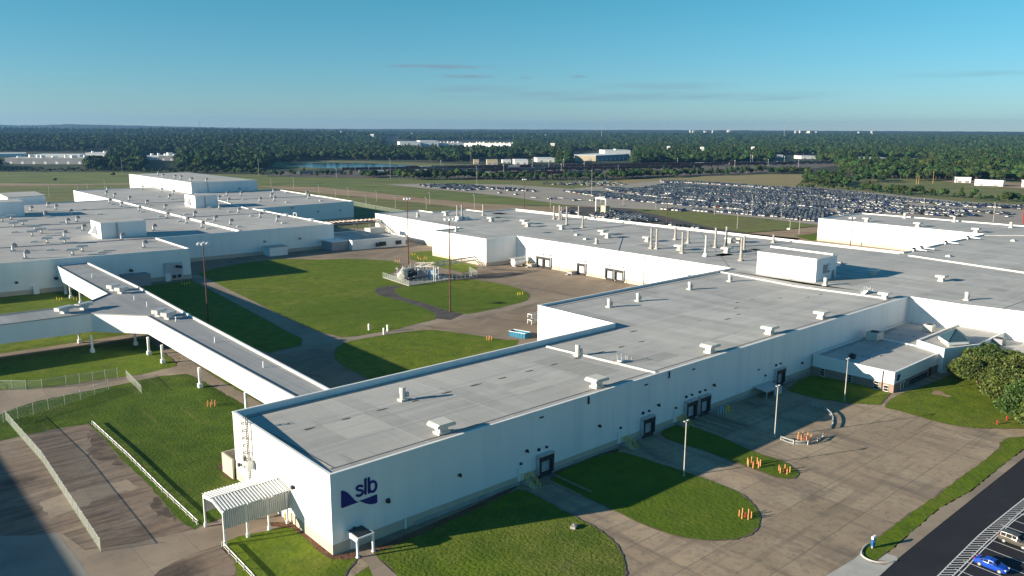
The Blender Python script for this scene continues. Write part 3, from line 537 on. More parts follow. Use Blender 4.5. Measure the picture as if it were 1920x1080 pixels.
def curb_mesh():
    a = MB(); a.box(-1.0, 1.0, -.75, .75, 0, .35); a.add([(-.9, -.65, .35), (.9, -.65, .35), (.9, .65, .35), (-.9, .65, .35), (-.6, -.4, .62), (.6, -.4, .62), (.6, .4, .62), (-.6, .4, .62)], [(4, 5, 6, 7), (0, 1, 5, 4), (1, 2, 6, 5), (2, 3, 7, 6), (3, 0, 4, 7)]); return a.mesh('hatch', VENTW)
CURB = curb_mesh()
def goose_mesh():                                           # tall dark-hooded gooseneck vent
    a = MB(); a.box(-.6, .6, -.6, .6, 0, .45); a.lathe([(.36, .45), (.33, 1.7)], 10)
    c = MB(); c.m = 0; prev = None
    for k in range(7):
        t = math.pi*k/6; p = (.42-.42*math.cos(t), 0, 1.7+.42*math.sin(t))
        if prev: c.tube(prev, p, .36, 8)
        prev = p
    c.tube(prev, (prev[0], 0, 1.35), .40, 8)
    return a.mesh('vent_pipe', GALV), c.mesh('vent_elbow', GALV)
GOOB, GOOC = goose_mesh()
GOOC.materials[0] = GREYP
def tee_mesh():
    a = MB(); a.box(-.45, .45, -.45, .45, 0, .5); a.tube((0, 0, .4), (0, 0, 1.5), .3, 8)
    c = MB(); c.box(-1.5, 1.5, -.9, .9, 1.4, 1.75); c.box(-1.2, 1.2, -.7, .7, 1.75, 1.95); return a.mesh('vent_stem', VENTW), c.mesh('flat_cap', GALV)
TEEB, TEEC = tee_mesh()
def vent(root, kind, x, y, z, s=1., rz=0.):
    px = P(x, y, z) if True else 0
    loc = (px[0], px[1], z)
    B, Cc, nb, nc = dict(hood=(HOODB, HOODC, 'exhaust_hood', 'hood_cap'), fan=(FANB, FANM, 'roof_fan', 'motor_box'), goose=(GOOB, GOOC, 'vent_pipe', 'vent_elbow'), tee=(TEEB, TEEC, 'flat_cap_vent', 'flat_cap'), hatch=(CURB, None, 'roof_hatch', ''))[kind]
    o = put(nb, B, root, loc, rz, scale=s)
    if Cc: local(nc, Cc, o)
    return o
for x, y in ((828, 812), (1119, 726), (1331, 661), (1443, 626), (1540, 597), (1659, 560)):
    q = P(x, y, 10.9); vent(fac, 'hood', x, y, deckA(*q))
for x, y in ((1638, 515), (1765, 527), (2010, 560)): vent(fac, 'hood', x, y, 10.6)
for x, y in ((755, 751), (1083, 667), (1142, 576), (1196, 565), (1293, 543), (1368, 528)):
    q = P(x, y, 10.4); vent(fac, 'fan', x, y, deckA(*q))
for x, y in ((1547, 535), (1812, 563), (783, 407), (855, 434), (1118, 457), (1935, 505)): vent(fac, 'fan', x, y, 10.6)
for x, y in ((984, 420), (990, 425), (1054, 430), (1131, 440), (1140, 446), (1215, 453), (1275, 469), (1369, 455), (1385, 455), (1363, 474), (837, 404), (922, 415), (1625, 416), (1721, 425), (1830, 436), (1960, 455)): vent(fac, 'hood', x, y, 10.6, 1.15)
for x, y in ((1696, 409), (1789, 416), (1895, 427)): vent(fac, 'fan', x, y, 10.6, 1.2)
for x, y in ((1099, 449), (1082, 441), (1779, 481), (1900, 452), (1575, 495), (1480, 430)): vent(fac, 'hatch', x, y, 10.6)
stk = [(1038.7, 411, 1038.7, 386), (1049, 412, 1049, 385), (1052.5, 412, 1052, 388), (1062.5, 422, 1062, 387), (1085, 405, 1085, 386), (1092.5, 427, 1093, 405), (1220.5, 466, 1222, 427.5), (1231, 467, 1233, 429.5), (1266, 449.5, 1267, 426), (1279, 475, 1281, 435), (1290, 456, 1291, 432.5), (1322.5, 481, 1325, 441), (1341, 464.5, 1342.5, 427), (1361, 463, 1363, 425), (1394.5, 472, 1395.5, 442.5), (1389, 489, 1391, 446), (857.5, 410, 858, 384.5), (866, 410, 866, 384.5), (906, 404, 906, 384), (1450, 455, 1451, 440)]
for xb, yb, xt, yt in stk:
    p = P(xb, yb, 10.6); h = HT(xb, yb, xt, yt, 10.6); b = MB()
    b.box(p[0]-.7, p[0]+.7, p[1]-.7, p[1]+.7, 10.6, 11.0); b.tube((*p, 11), (*p, 11+.35*(h-11)), .50, 10); b.tube((*p, 11+.35*(h-11)), (*p, h-.5), .38, 10); b.tube((*p, h-.5), (*p, h), .46, 10)
    for a_ in (2.1, 4.2, 6.28): b.tube((*p, 11+.3*(h-11)), (p[0]+.9*math.cos(a_), p[1]+.9*math.sin(a_), 10.65), .05, 4)
    b.build('exhaust_stack', GREYS if random.random() < .85 else GALV, fac)
b = MB(); p = P(866, 413, 10.6)
b.box(p[0]-4.5, p[0]+4.5, p[1]-2, p[1]+2, 10.6, 11.1); b.box(p[0]-3, p[0]-.5, p[1]-1.2, p[1]+1.2, 11.1, 12.6); b.box(p[0]+.6, p[0]+3.6, p[1]-1.4, p[1]+1, 11.1, 12.2); b.tube((p[0]-.5, p[1], 12), (p[0]+.8, p[1], 12), .5, 8)
b.build('fan_platform', GALV, fac)
# ducts bent over the inner roof edge
for x, y in ((1717, 470), (1737, 467.5), (1781, 457), (1821, 447.5)):
    p = P(x, y, 11.); b = MB(); X = p[0]
    b.box(X-.7, X+.7, 33.0, 33.5, 10.6, 11.9); b.box(X-.7, X+1.1, 33.0, 36, 11.5, 11.9); b.box(X+.5, X+1.1, 29, 33.2, 11.2, 11.5)
    b.build('roof_duct', COPE, fac)
def crossover(x, y, z, rz):
    q = P(x, y, z); c = MB()
    for s in (-1, 1):
        for k in range(4): c.box(-2.3+.55*k, -1.75+.55*k, -.5, .5, 0, .22*(k+1)) if s < 0 else c.box(1.75-.55*k, 2.3-.55*k, -.5, .5, 0, .22*(k+1))
    c.box(-.1, .1, -.5, .5, .0, .88)
    for yy in (-.5, .5):
        for xx in (-2.2, -.6, .6, 2.2): c.tube((xx, yy, 0), (xx, yy, 1.1+(.8 if abs(xx) < 1 else 0)), .04, 4)
        c.tube((-2.2, yy, 1.1), (-.6, yy, 1.9), .04, 4); c.tube((-.6, yy, 1.9), (.6, yy, 1.9), .04, 4); c.tube((.6, yy, 1.9), (2.2, yy, 1.1), .04, 4)
    return put('crossover_steps', c.mesh('crossover_steps', GALV), fac, (q[0], q[1], z), rz)
crossover(1165, 683, 10.3, 0); crossover(1625, 550, 10.6, 0)
# right-hand penthouse
def penthouse(root, outline, z0, z1, louvre_face=None, seam=True):
    o = winding(outline); b = MB(); b.prism(o, z0-.05, z1); w_ = b.build('penthouse', WHITE, root)
    b = MB(); oo = inset(o, -.08); b.prism(oo, z1-.15, z1+.12); b.build('penthouse_coping', COPE, w_)
    b = MB(); ii = inset(o, .25); b.prism(ii, z1+.12, z1+.16); b.build('penthouse_roof', ROOF, w_)
    return w_
ph = penthouse(fac, [(166.2, 26.4), (177.8, 26.4), (177.8, 45), (166.2, 45)], 10.6, 17.0)
strip(fac, (177.5, 47.5), (176.5, 27), .5, .5, 17.1, COPE, 'roof_joint')
b = MB(); b.box(170, 174, 26.28, 26.36, 12.6, 15); b.build('louvre', GREYP, ph)
b = MB(); b.box(175.3, 176.7, 26.2, 26.38, 10.6, 13); b.build('penthouse_door', GREYP, ph)
b = MB(); b.add([(172, 26.3, 13.4), (173.6, 26.3, 13.4), (172.8, 26.3, 15.6), (172, 25.2, 13.4), (173.6, 25.2, 13.4)], [(0, 1, 4, 3), (0, 3, 2), (3, 4, 2), (1, 2, 4)]); b.build('wall_hood', WHITE, ph)
b = MB()
for s in (0, .9): b.tube((165.6, 33+s, 10.6), (165.9, 33+s, 13), .05, 4); b.tube((164.4, 33+s, 10.6), (165.9, 33+s, 12), .05, 4)
b.build('roof_ladder', RUST, ph)
# ---- sign on the near corner
lg = MB()
def W3(x, y, off=-.06): q = WY(x, y); return (q[0], off, q[1])
def wallpoly(b, pts, t=.10):
    tri = tessellate_polygon([[Vector((p[0], p[1], 0)) for p in pts]]); n = len(pts); base = len(b.v)
    b.v += [(p[0], -t, p[1]) for p in pts]+[(p[0], .02, p[1]) for p in pts]
    for t_ in tri: b.f.append(tuple(base+i for i in t_)); b.mi.append(0)
    for i in range(n): j = (i+1) % n; b.f.append((base+i, base+j, base+n+j, base+n+i)); b.mi.append(0)
zz = lambda X, Y: WY(620+X/5.684, 870+Y/5.684)              # coordinates read off the enlarged sign
left = [zz(*q) for q in ((110, 288), (116, 284), (130, 284), (155, 290), (180, 305), (205, 330), (228, 355), (252, 380), (274, 397), (294, 404), (250, 420), (200, 437), (150, 456), (118, 467), (111, 462))]
right = [zz(*q) for q in ((302, 392), (350, 377), (400, 358), (450, 338), (486, 323), (493, 326), (493, 405), (485, 414), (460, 422), (420, 427), (380, 421), (345, 409))]
wallpoly(lg, left); wallpoly(lg, right); lg.build('sign_emblem', NAVY, fac)
def stroke(b, pts, w, t=.10, cap=True):
    p = np.array(pts); L_, R_ = [], []
    for i in range(len(p)):
        d = p[min(i+1, len(p)-1)]-p[max(i-1, 0)]; d = d/np.linalg.norm(d); n = np.array([-d[1], d[0]])*w/2; L_.append(p[i]+n); R_.append(p[i]-n)
    for i in range(len(p)-1): 
        A, B_, C_, D_ = L_[i], L_[i+1], R_[i+1], R_[i]
        b.add([(A[0], -t, A[1]), (B_[0], -t, B_[1]), (C_[0], -t, C_[1]), (D_[0], -t, D_[1]), (A[0], 0.02, A[1]), (B_[0], 0.02, B_[1]), (C_[0], 0.02, C_[1]), (D_[0], 0.02, D_[1])], [(0, 1, 2, 3), (0, 4, 5, 1), (1, 5, 6, 2), (2, 6, 7, 3), (3, 7, 4, 0)])
    if cap:
        for c in (p[0], p[-1]):
            k = len(b.v); b.v += [(c[0]+math.cos(a)*w/2, -t-.005, c[1]+math.sin(a)*w/2) for a in np.linspace(0, 2*math.pi, 12, endpoint=False)]; b.f.append(tuple(range(k, k+12))); b.mi.append(0)
sp = spline([zz(*q) for q in ((334, 236), (322, 231), (300, 233), (281, 246), (276, 262), (290, 276), (310, 278), (330, 282), (340, 297), (330, 320), (308, 335), (288, 337), (276, 330))], 4, False)
b = MB(); stroke(b, sp, .31); b.build('letter_s', NAVY, fac)
b = MB(); stroke(b, [zz(368, 158), zz(369, 314)], .33); b.build('letter_l', NAVY, fac)
b = MB(); stroke(b, [zz(404, 148), zz(406, 303)], .33)
ring = [zz(*q) for q in ((409, 245), (411, 215), (425, 193), (445, 184), (468, 190), (481, 212), (482, 245), (470, 275), (447, 293), (424, 290), (411, 270), (409, 245))]
stroke(b, spline(ring, 3, False), .31, t=.112, cap=False); b.build('letter_b', NAVY, fac)
# ---- docks, doors, lights on the shaded long wall
def dock(x0, x1, z0=.05, z1=3.7, deep=.0, Y=0., face='y', root=fac, shelter=True, wide=True):
    """dock door on a wall facing -Y (or -X when face='x'); x0,x1 along the wall"""
    def bx(b, a0, a1, o0, o1, c0, c1):                      # a along wall, o outward distance
        if face == 'y': b.box(a0, a1, Y-o1, Y-o0, c0, c1)
        else: b.box(Y-o1, Y-o0, a0, a1, c0, c1)
    f = MB(); t = .38; bx(f, x0, x0+t, .06, .75, z0+.9, z1); bx(f, x1-t, x1, .06, .75, z0+.9, z1); bx(f, x0, x1, .06, .8, z1-.85, z1)
    d = f.build('dock_door', DARK, root)
    s_ = MB(); bx(s_, x0+t, x1-t, .08, .14, z0+1.0, z1-.8); s_.build('shutter', SHUT, d)
    h = MB(); bx(h, x0-.05, x1+.05, .06, .95, z1+.01, z1+.18); bx(h, x0-.1, x0-.02, .06, .7, z0+.9, z1+.1); bx(h, x1+.02, x1+.1, .06, .7, z0+.9, z1+.1); h.build('dock_shelter', GALV, d)
    l = MB(); bx(l, x0+.5, x1-.5, .06, .45, z0+.45, z0+1.0); bx(l, x0+.2, x0+.5, .06, .5, z0+.35, z0+1); bx(l, x1-.5, x1-.2, .06, .5, z0+.35, z0+1); l.build('dock_bumper', DARK, d)
    g_ = MB(); bx(g_, x0+.15, x0+.55, .0, .3, z1+.75, z1+1.15); bx(g_, (x0+x1)/2+.3, (x0+x1)/2+.65, .0, .3, z1+.8, z1+1.1); g_.build('dock_light', DARK, d)
    return d
def mandoor(x, z0=.05, z1=2.15, w=.95, Y=0., face='y', root=fac):
    def bx(b, a0, a1, o0, o1, c0, c1):
        if face == 'y': b.box(a0, a1, Y-o1, Y-o0, c0, c1)
        else: b.box(Y-o1, Y-o0, a0, a1, c0, c1)
    f = MB(); bx(f, x-w/2-.12, x+w/2+.12, .05, .12, z0, z1+.15); d = f.build('door', COPE, root)
    f = MB(); bx(f, x-w/2, x+w/2, .12, .16, z0, z1); f.build('door_leaf', DOORW, d)
    f = MB(); bx(f, x-.15, x+.15, .03, .35, z1+.5, z1+.8); f.build('door_light', DARK, d)
    return d
dock(34.4, 37.4, .05, 3.9); dock(58.8, 61.8, .05, 3.9); dock(70.9, 74.0, .05, 4.1); dock(75.0, 78.1, .05, 4.1); dock(101.2, 104.4, .05, 4.1)
for x in (31.1, 53.4, 68.3, 97.6): mandoor(x, .95, 3.0)
def steps(x, name='dock_stair'):
    b = MB()
    b.box(x-.7, x+.7, -1.3, -.06, G0, .95)
    for k in range(5): b.box(x-.6, x+.6, -1.3-.3*(k+1), -1.3-.3*k, G0, .95-.19*(k+1)+.02)
    d = b.build('dock_stair', FOOT, fac); b = MB()
    for xx in (x-.65, x+.65):
        for (yy, z0) in ((-.2, .95), (-1.3, .95), (-2.1, .45), (-2.9, .0)): b.tube((xx, yy, z0), (xx, yy, z0+1.05), .045, 5)
        for o in (1.05, .55): b.tube((xx, -.2, .95+o), (xx, -1.3, .95+o), .045, 5); b.tube((xx, -1.3, .95+o), (xx, -2.9, o), .045, 5)
    b.build('handrail', YELLOW, d)
for x in (31.9, 54.2, 69.2): steps(x)
for px_ in ((861, 890), (1123, 798), (1234, 759), (987, 845), (1338, 722), (1503, 680), (1705, 600)): 
    X, Zz = WY(*px_); b = MB(); b.box(X-.2, X+.2, -.3, 0, Zz-.18, Zz+.18); b.tube((X, -.2, Zz), (X, -.5, Zz-.12), .15, 8); b.build('wall_light', DARK, fac)
for px_ in ((1211, 721), (1300, 692), (1338, 720.5), (1422, 693), (1234, 758), (1015, 782)):
    X, Zz = WY(*px_); b = MB(); b.box(X-.38, X+.34, -.2, 0, Zz-.08, Zz+.08); b.build('wall_bracket', DARK, fac)
X, Zz = WY(726.5, 938); b = MB(); b.box(X-.25, X+.25, -.3, 0, Zz-.25, Zz+.25); b.tube((X, -.2, Zz), (X, -.5, Zz-.1), .2, 8); b.build('wall_light', DARK, fac)
for yy, zz_ in ((10.0, 5.9), (27.2, 3.4)): b = MB(); b.box(-.35, 0, yy-.25, yy+.25, zz_-.2, zz_+.25); b.build('wall_light', DARK, fac)
# panel seams and downspouts
for X in np.arange(6, 163, 9.15): b = MB(); b.box(X-.025, X+.025, -.02, .01, 1.8, 10.8); b.build('wall_seam', SEAM, fac)
for X, z0, z1 in ((10.6, .1, 1.9), (45.5, 9.6, 10.8), (66, 9.6, 10.8), (163.2, 0, 10.8)):
    b = MB(); b.box(X-.12, X+.12, -.22, -.06, z0, z1); b.build('downspout', DARK if z0 > 1 else WHITE, fac)
for (yy, X) in ((128, 166.5), (95, 166.5), (170, 151.7), (-30, 164.1), (-58, 164.1), (62, 320.6)): b = MB(); b.box(X-.1, X-.02, yy-.06, yy+.06, .2, 10.8); b.build('wall_seam', GREYP, fac)
# plinth lip along the long wall
b = MB(); b.box(12, 115, -.22, -.06, G0-.1, .45+G0); b.build('plinth', FOOT, fac)
# dock ramps: guide kerbs in front of the docks
b = MB()
for x0 in (34.9, 36.9, 71.3, 73.6, 75.6, 77.8):
    b.box(x0-.1, x0+.1, -9, -1.2, G0-.3, G0+.22)
b.build('wheel_guides', PATH, kind='structure')
for px_ in (((1005, 897), (1040, 905), (1075, 935), (1040, 925)), ((1240, 800), (1262, 792), (1340, 812), (1290, 810))): pass
# caged ladder on the left wall, side annexe
b = MB()
for yy in (23.0, 23.6): b.tube((-.25, yy, 2.3), (-.25, yy, 12.0), .075, 5)
for z in np.arange(2.5, 11.8, .32): b.tube((-.25, 23.0, z), (-.25, 23.6, z), .045, 4)
for z in np.arange(4.5, 12, 1.1):
    pr = None
    for k in range(9):
        t = math.pi*(k/8)-math.pi/2; q = (-.25-.75*math.cos(t), 23.3+.42*math.sin(t), z)
        if pr: b.tube(pr, q, .055, 4)
        pr = q
for k in range(1, 8, 2): t = math.pi*(k/8)-math.pi/2; b.tube((-.25-.75*math.cos(t), 23.3+.42*math.sin(t), 4.5), (-.25-.75*math.cos(t), 23.3+.42*math.sin(t), 12), .04, 4)
b.build('caged_ladder', LADM, fac)
b = MB(); b.box(-.9, -.15, 22.2, 22.8, 4.4, 5.6); b.tube((-.5, 22.5, 5.6), (-.5, 22.5, 6.6), .12, 6); b.box(-.8, -.3, 23.9, 24.6, 5.2, 5.9); b.build('wall_unit', GALV, fac)
b = MB(); b.box(-.35, -.1, 29.35, 33.2, 0, 3.6); b.box(-.1, 5, 32.95, 33.2, 0, 3.6); b.build('side_yard_wall', PEACH, fac)
# courtyard-side docks on the sunlit wall (faces -X)
for px_ in ((1014, 502), (1027, 505), (1091, 517.5), (1144, 529), (1162, 533)):
    Yc, zc = WX(*px_, 166.5); dock(Yc-1.9, Yc+1.9, .05, 4.6, Y=166.5, face='x')
for px_ in ((1005, 495), (1080, 512)): Yc, zc = WX(*px_, 166.5); b = MB(); b.box(163, 166.4, Yc-1.2, Yc+1.2, G0, 1.6); b.box(161.5, 163, Yc-.6, Yc+.6, G0, .8); b.build('dock_stair', FOOT, fac); b = MB(); b.tube((161.6, Yc-.6, 1.6), (163, Yc-.6, 2.6), .06, 4); b.tube((163, Yc-.6, 2.6), (166, Yc-.6, 2.6), .06, 4); b.tube((161.6, Yc+.6, 1.6), (163, Yc+.6, 2.6), .06, 4); b.build('stair_handrail', YELLOW, fac)
Yc, _ = WX(1207, 520, 166.5)
b = MB(); b.box(165.6, 165.9, Yc-.4, Yc-.3, 1, 11); b.box(165.6, 165.9, Yc+.3, Yc+.4, 1, 11)
for z in np.arange(1.2, 11, .5): b.box(165.7, 165.8, Yc-.3, Yc+.3, z, z+.08)
b.build('wall_ladder', GALV, fac)
b = MB(); b.box(150, 166.3, 57, 72, 0, 3.6); b.build('loading_annexe', PEACH, fac)
b = MB(); b.box(150.2, 166.3, 57.2, 71.8, 3.6, 3.7); b.build('annexe_roof', ROOF, fac)
# small door portico at the near corner
por = thing('door_portico', 'small white flat-topped porch over the door under the navy sign', 'porch', (3.1, -1.6, 0))
b = MB(); b.box(1.9, 4.3, -2.7, -.08, 2.85, 3.05); b.build('porch_roof', COPE, por)
b = MB(); b.box(2.1, 4.1, -2.5, -.15, 3.05, 3.09); b.build('roof_covering', DGLASS, por)
for x in (1.98, 4.2): b = MB(); b.box(x-.12, x+.12, -2.65, -2.4, G0-.05, 2.85); b.box(x-.2, x+.2, -2.75, -2.3, G0, G0+.12); b.build('post', COPE, por)
b = MB(); b.add([(1.9, -2.7, 2.85), (1.9, -.1, 2.85), (1.9, -.1, 2.2), (1.9, -1.2, 2.45), (1.9, -2.45, 2.45), (1.98, -2.7, 2.85), (1.98, -.1, 2.85), (1.98, -.1, 2.2), (1.98, -1.2, 2.45), (1.98, -2.45, 2.45)], [(0, 1, 2, 3, 4), (9, 8, 7, 6, 5), (4, 3, 8, 9), (3, 2, 7, 8)]); b.build('side_valance', COPE, por)
mandoor(3.0, .3, 2.4)
# ---- corrugated carport at the left wall
can = thing('corrugated_carport', 'white ribbed metal carport with low gable roof against the sunlit end wall', 'carport', (-4.7, 14.3, 0))
ze, zr = 4.9, 5.45; y0, y1 = 11.2, 17.6; x0, x1 = -9.1, -.1; yc = (y0+y1)/2
def rib(b, pa, pb, n, w, h, nrm, axis):                      # trapezoid ribs between two edges
    pass
cr = MB(); N_ = 22
for side in (0, 1):
    ya, za, yb, zb_ = (y0-.15, ze-.02, yc, zr) if side == 0 else (yc, zr, y1+.15, ze-.02)
    for k in range(N_):
        xa = x0-.1+(x1-x0+.1)*k/N_; xb = x0-.1+(x1-x0+.1)*(k+1)/N_; h = .26
        c0, c1, c2, c3 = xa, xa+(xb-xa)*.40, xa+(xb-xa)*.52, xa+(xb-xa)*.88
        hs = [(c0, h), (c1, h), (c2, 0), (c3, 0), (xb, h)]
        for (p, hp_), (q, hq) in zip(hs[:-1], hs[1:]): cr.face([(p, ya, za+hp_), (q, ya, za+hq), (q, yb, zb_+hq), (p, yb, zb_+hp_)])
cr.build('corrugated_roof', COPE, can)
b = MB(); b.tube((x0-.2, yc, zr+.17), (x1+.3, yc, zr+.17), .1, 6); b.build('ridge_cap', GREYP, can)
for ys, zlo in ((y0, 2.55), (y1, 2.55)):
    b = MB(); n = 34
    for k in range(n):
        xa = x0+(x1-x0)*k/n; xb = x0+(x1-x0)*(k+1)/n; m_ = (xa+xb)/2; d = .12
        b.face([(xa, ys, zlo), (m_, ys, zlo), (m_, ys, ze), (xa, ys, ze)]); b.face([(m_, ys, zlo), (m_+.01, ys-d, zlo), (m_+.01, ys-d, ze), (m_, ys, ze)]); b.face([(m_+.01, ys-d, zlo), (xb, ys-d, zlo), (xb, ys-d, ze), (m_+.01, ys-d, ze)]); b.face([(xb, ys-d, zlo), (xb, ys, zlo), (xb, ys, ze), (xb, ys-d, ze)])
    b.build('side_panel', VENTW if ys == y0 else COPE, can)
b = MB(); b.face([(x0-.02, y0, ze), (x0-.02, yc, zr), (x0-.02, y1, ze), (x0-.02, y1, ze-.35), (x0-.02, yc, zr-.35), (x0-.02, y0, ze-.35)]); b.face([(x0+.1, y0, ze), (x0+.1, yc, zr), (x0+.1, y1, ze), (x0+.1, y1, ze-.35), (x0+.1, yc, zr-.35), (x0+.1, y0, ze-.35)]); b.face([(x0-.02, y0, ze-.35), (x0-.02, yc, zr-.35), (x0+.1, yc, zr-.35), (x0+.1, y0, ze-.35)]); b.build('gable_beam', COPE, can)
for ys in (y0+.02, y1-.02):
    for xx in (x0+.1, x0+3.1, x0+6.0, x1-.4):
        b = MB(); b.box(xx-.1, xx+.1, ys-.1, ys+.1, G0-.05, ze); b.box(xx-.18, xx+.18, ys-.18, ys+.18, G0-.05, .95); b.build('post', COPE, can)
b = MB()
for xx in (x0+.1, x0+3.1, x0+6.0): b.tube((xx, y0, ze-.1), (xx, yc, zr-.1), .08, 4); b.tube((xx, yc, zr-.1), (xx, y1, ze-.1), .08, 4)
b.build('rafter', COPE, can)
b = MB(); b.box(-.12, -.02, 12.2, 16.2, .3, 4.2); b.build('roller_door', SHUT, fac)
# ---- office building beside the long wall
off = thing('office_building', 'low grey-roofed office block in the inner corner with dark square windows', 'office building', (130, -9, 0))
shell(off, [(116.2, -.35), (116.2, -17.8), (141, -17.8), (141, -.35)], 4.65, 4.5, band=2.1, bandm=mat('brown_masonry', (.30, .22, .17), [((.5, .5, 3), (.25, .185, .145), .4, .6, 2)], .9), wallm=WHITE)
shell(off, [(141.05, -.35), (141.05, -12), (163.8, -12), (163.8, -.35)], 4.65, 4.5, band=0, wallm=WHITE, cope=True)
shell(off, [(140.6, -12.05), (137.6, -19.0), (147, -22.5), (163.8, -22.5), (163.8, -12.05)], 6.0, 5.7, band=0, wallm=WHITE)
shell(off, [(147.2, -22.55), (143.0, -27.5), (141.3, -31), (150, -46), (163.8, -46), (163.8, -22.55)], 4.8, 4.5, band=0, wallm=WHITE)
# square windows (near end: two in sun, two in shade), ribbon window round the side
def win_x(yc_, z0, z1, w=.8, X=116.1, n=3):
    f = MB(); f.box(X-.07, X, yc_-w/2-.05, yc_+w/2+.05, z0-.06, z1+.06); d = f.build('window', COPE, off)
    f = MB(); h = (z1-z0)/n
    for k in range(n): f.box(X-.10, X-.07, yc_-w/2, yc_+w/2, z0+h*k+.04, z0+h*(k+1)-.04)
    f.build('pane', DGLASS, d)
for px_ in ((1595, 0), ):
    pass
for pxx, n in ((1541, 3), (1593, 3), (1644, 3), (1662.5, 2)):
    Yc, _ = WX(pxx, 715, 116.15); win_x(Yc, .45, 2.1 if n == 3 else 1.65, .85, n=n)
b = MB(); b.box(116.0, 116.1, -15.6, -15.45, 0, 4.5); b.build('downspout', DARK, off)
f = MB(); f.box(123, 132.2, -17.98, -17.85, .5, 1.75); d = f.build('window', GREYP, off); f = MB()
for k in range(12):
    for j in range(2): f.box(123.15+.75*k, 123.8+.75*k, -18.02, -17.98, .6+.56*j, 1.08+.56*j)
f.build('pane', DGLASS, d)
for x in (119.6, 121.0): f = MB(); f.box(x-.3, x+.3, -18.0, -17.85, .4, 1.9); d = f.build('window', COPE, off); f = MB(); f.box(x-.2, x+.2, -18.04, -18.0, .5, 1.8); f.build('pane', DGLASS, d)
b = MB(); b.box(117.3, 118.2, -17.98, -17.85, 2.7, 3.1); b.box(117.5, 118.6, -17.98, -17.85, 3.2, 3.9); b.build('sign_emblem', NAVY, off)
b = MB(); b.box(133.4, 134.4, -17.95, -17.85, .2, 2.3); b.build('door', DARK, off)
# pyramid-roofed entrance tower
o6 = [(143.2, -20.6), (140.6, -17.6), (143.2, -14.2), (148.4, -14.2), (150.6, -18.0), (148.2, -21.6)]
zt = 6.9
o6 = [P(*q, zt) for q in ((1760, 630), (1778, 641.5), (1817.5, 639.5), (1812, 632), (1798, 624.5), (1778, 624))]
b = MB(); b.prism(winding(inset(winding(o6), .45)), 0, zt-.6); tw = b.build('entrance_tower', CREAM, off)
b = MB(); b.prism(winding(o6), zt-.65, zt); b.build('fascia', COPE, tw)
cx = sum(p[0] for p in o6)/6; cy = sum(p[1] for p in o6)/6; b = MB(); oo = inset(winding(o6), -.1)
for i in range(6): b.face([(*oo[i], zt+.02), (*oo[(i+1) % 6], zt+.02), (cx, cy, zt+1.9)])
b.build('pyramid_roof', TEAL, tw)
b = MB()
for i in range(6): b.tube((*oo[i], zt+.05), (cx, cy, zt+1.95), .07, 4)
b.build('hip_seam', TEAL, tw)
def hvac(x, y, z, sx, sy, sz, name='air_handler', m=HVACM, root=off, rz=0):
    q = P(x, y, z); b = MB(); b.box(-sx/2, sx/2, -sy/2, sy/2, .25, sz)
    for k in range(4): b.box(-sx/2-.03, sx/2+.03, -sy/2+.1+k*(sy-.2)/4, -sy/2+.1+(k+.55)*(sy-.2)/4, .5, sz-.3)
    b.box(-sx/2+.2, -sx/2+.5, -sy/2, sy/2, 0, .25); b.box(sx/2-.5, sx/2-.2, -sy/2, sy/2, 0, .25)
    o = put(name, b.mesh(name, m), root, (q[0], q[1], z), rz)
    b = MB(); b.lathe([(.35*min(sx, sy), sz), (.35*min(sx, sy), sz+.12), (.25*min(sx, sy), sz+.12)], 10); local('fan_grille', b.mesh('fan_grille', DARK), o); return o
hvac(1639, 637, 4.5, 3.4, 2.6, 1.9); hvac(1741, 622, 4.5, 2.0, 2.2, 1.8); hvac(1598, 672, 4.5, 1.1, 1.1, .9, m=DARK); hvac(1872, 646, 4.5, 2.6, 2.2, 1.5, m=GREYP)
b = MB()
for i in range(46):
    t = i/46; X = 118+36*t; b.box(X, X+.25+random.random()*.3, -1.5-random.random()*.9, -1.2, 4.5, 4.56)
for i in range(12): X = random.uniform(119, 150); Y_ = random.uniform(-11, -3); b.box(X, X+random.uniform(.4, 1.4), Y_, Y_+.3, 4.5, 4.58)
b.build('roof_debris', GREYP, off)
b = MB(); b.tube((163, -11.5, 5.7), (163, -11.5, 7.3), .05, 4); b.tube((161.5, -11.5, 7.3), (163, -11.5, 7.3), .05, 4); b.tube((161.5, -11.5, 5.7), (161.5, -11.5, 7.3), .05, 4); b.build('roof_rail', GALV, off)
# ---- left factory complex
lef = thing('assembly_building', 'large white assembly hall at left with many small roof vents', 'factory', (40, 300, 0))
LO = [(-120, 216), (0, 205.5), (56.3, 200), (57, 236), (132, 234.6), (134.8, 323.5), (198.5, 330), (206, 446), (193.2, 447.5), (193, 519), (95.8, 519.5), (94.4, 427), (40, 424), (-120, 440)]
shell(lef, LO, 11.0, 10.6, roofm=ROOF2, band=1.9)
strip(lef, (90, 237), (94.8, 427), .9, .75, 10.6, COPE); strip(lef, (133.2, 326), (150, 446), .6, .35, 10.6, COPE)
for a_, b__ in (((57.5, 238), (-110, 262)), ((134, 300), (-110, 330)), ((196, 380), (96, 396)), ((-110, 380), (94, 372))): strip(lef, a_, b__, .6, .28, 10.6, GREYP)
p1 = penthouse(lef, [(40.9, 248.4), (57.2, 248.0), (57.4, 262), (41.1, 262.6)], 10.6, 16.6)
p2 = penthouse(lef, [(113.8, 348.2), (126, 348.4), (126.4, 365), (114.2, 364.6)], 10.6, 16.9)
p3 = penthouse(lef, [(20, 360), (36.5, 358.8), (37, 376), (20, 377)], 10.6, 17.6)
p4 = penthouse(lef, [(148.4, 448), (193.2, 448), (193.2, 576), (148.4, 576)], 0.1, 17.6)
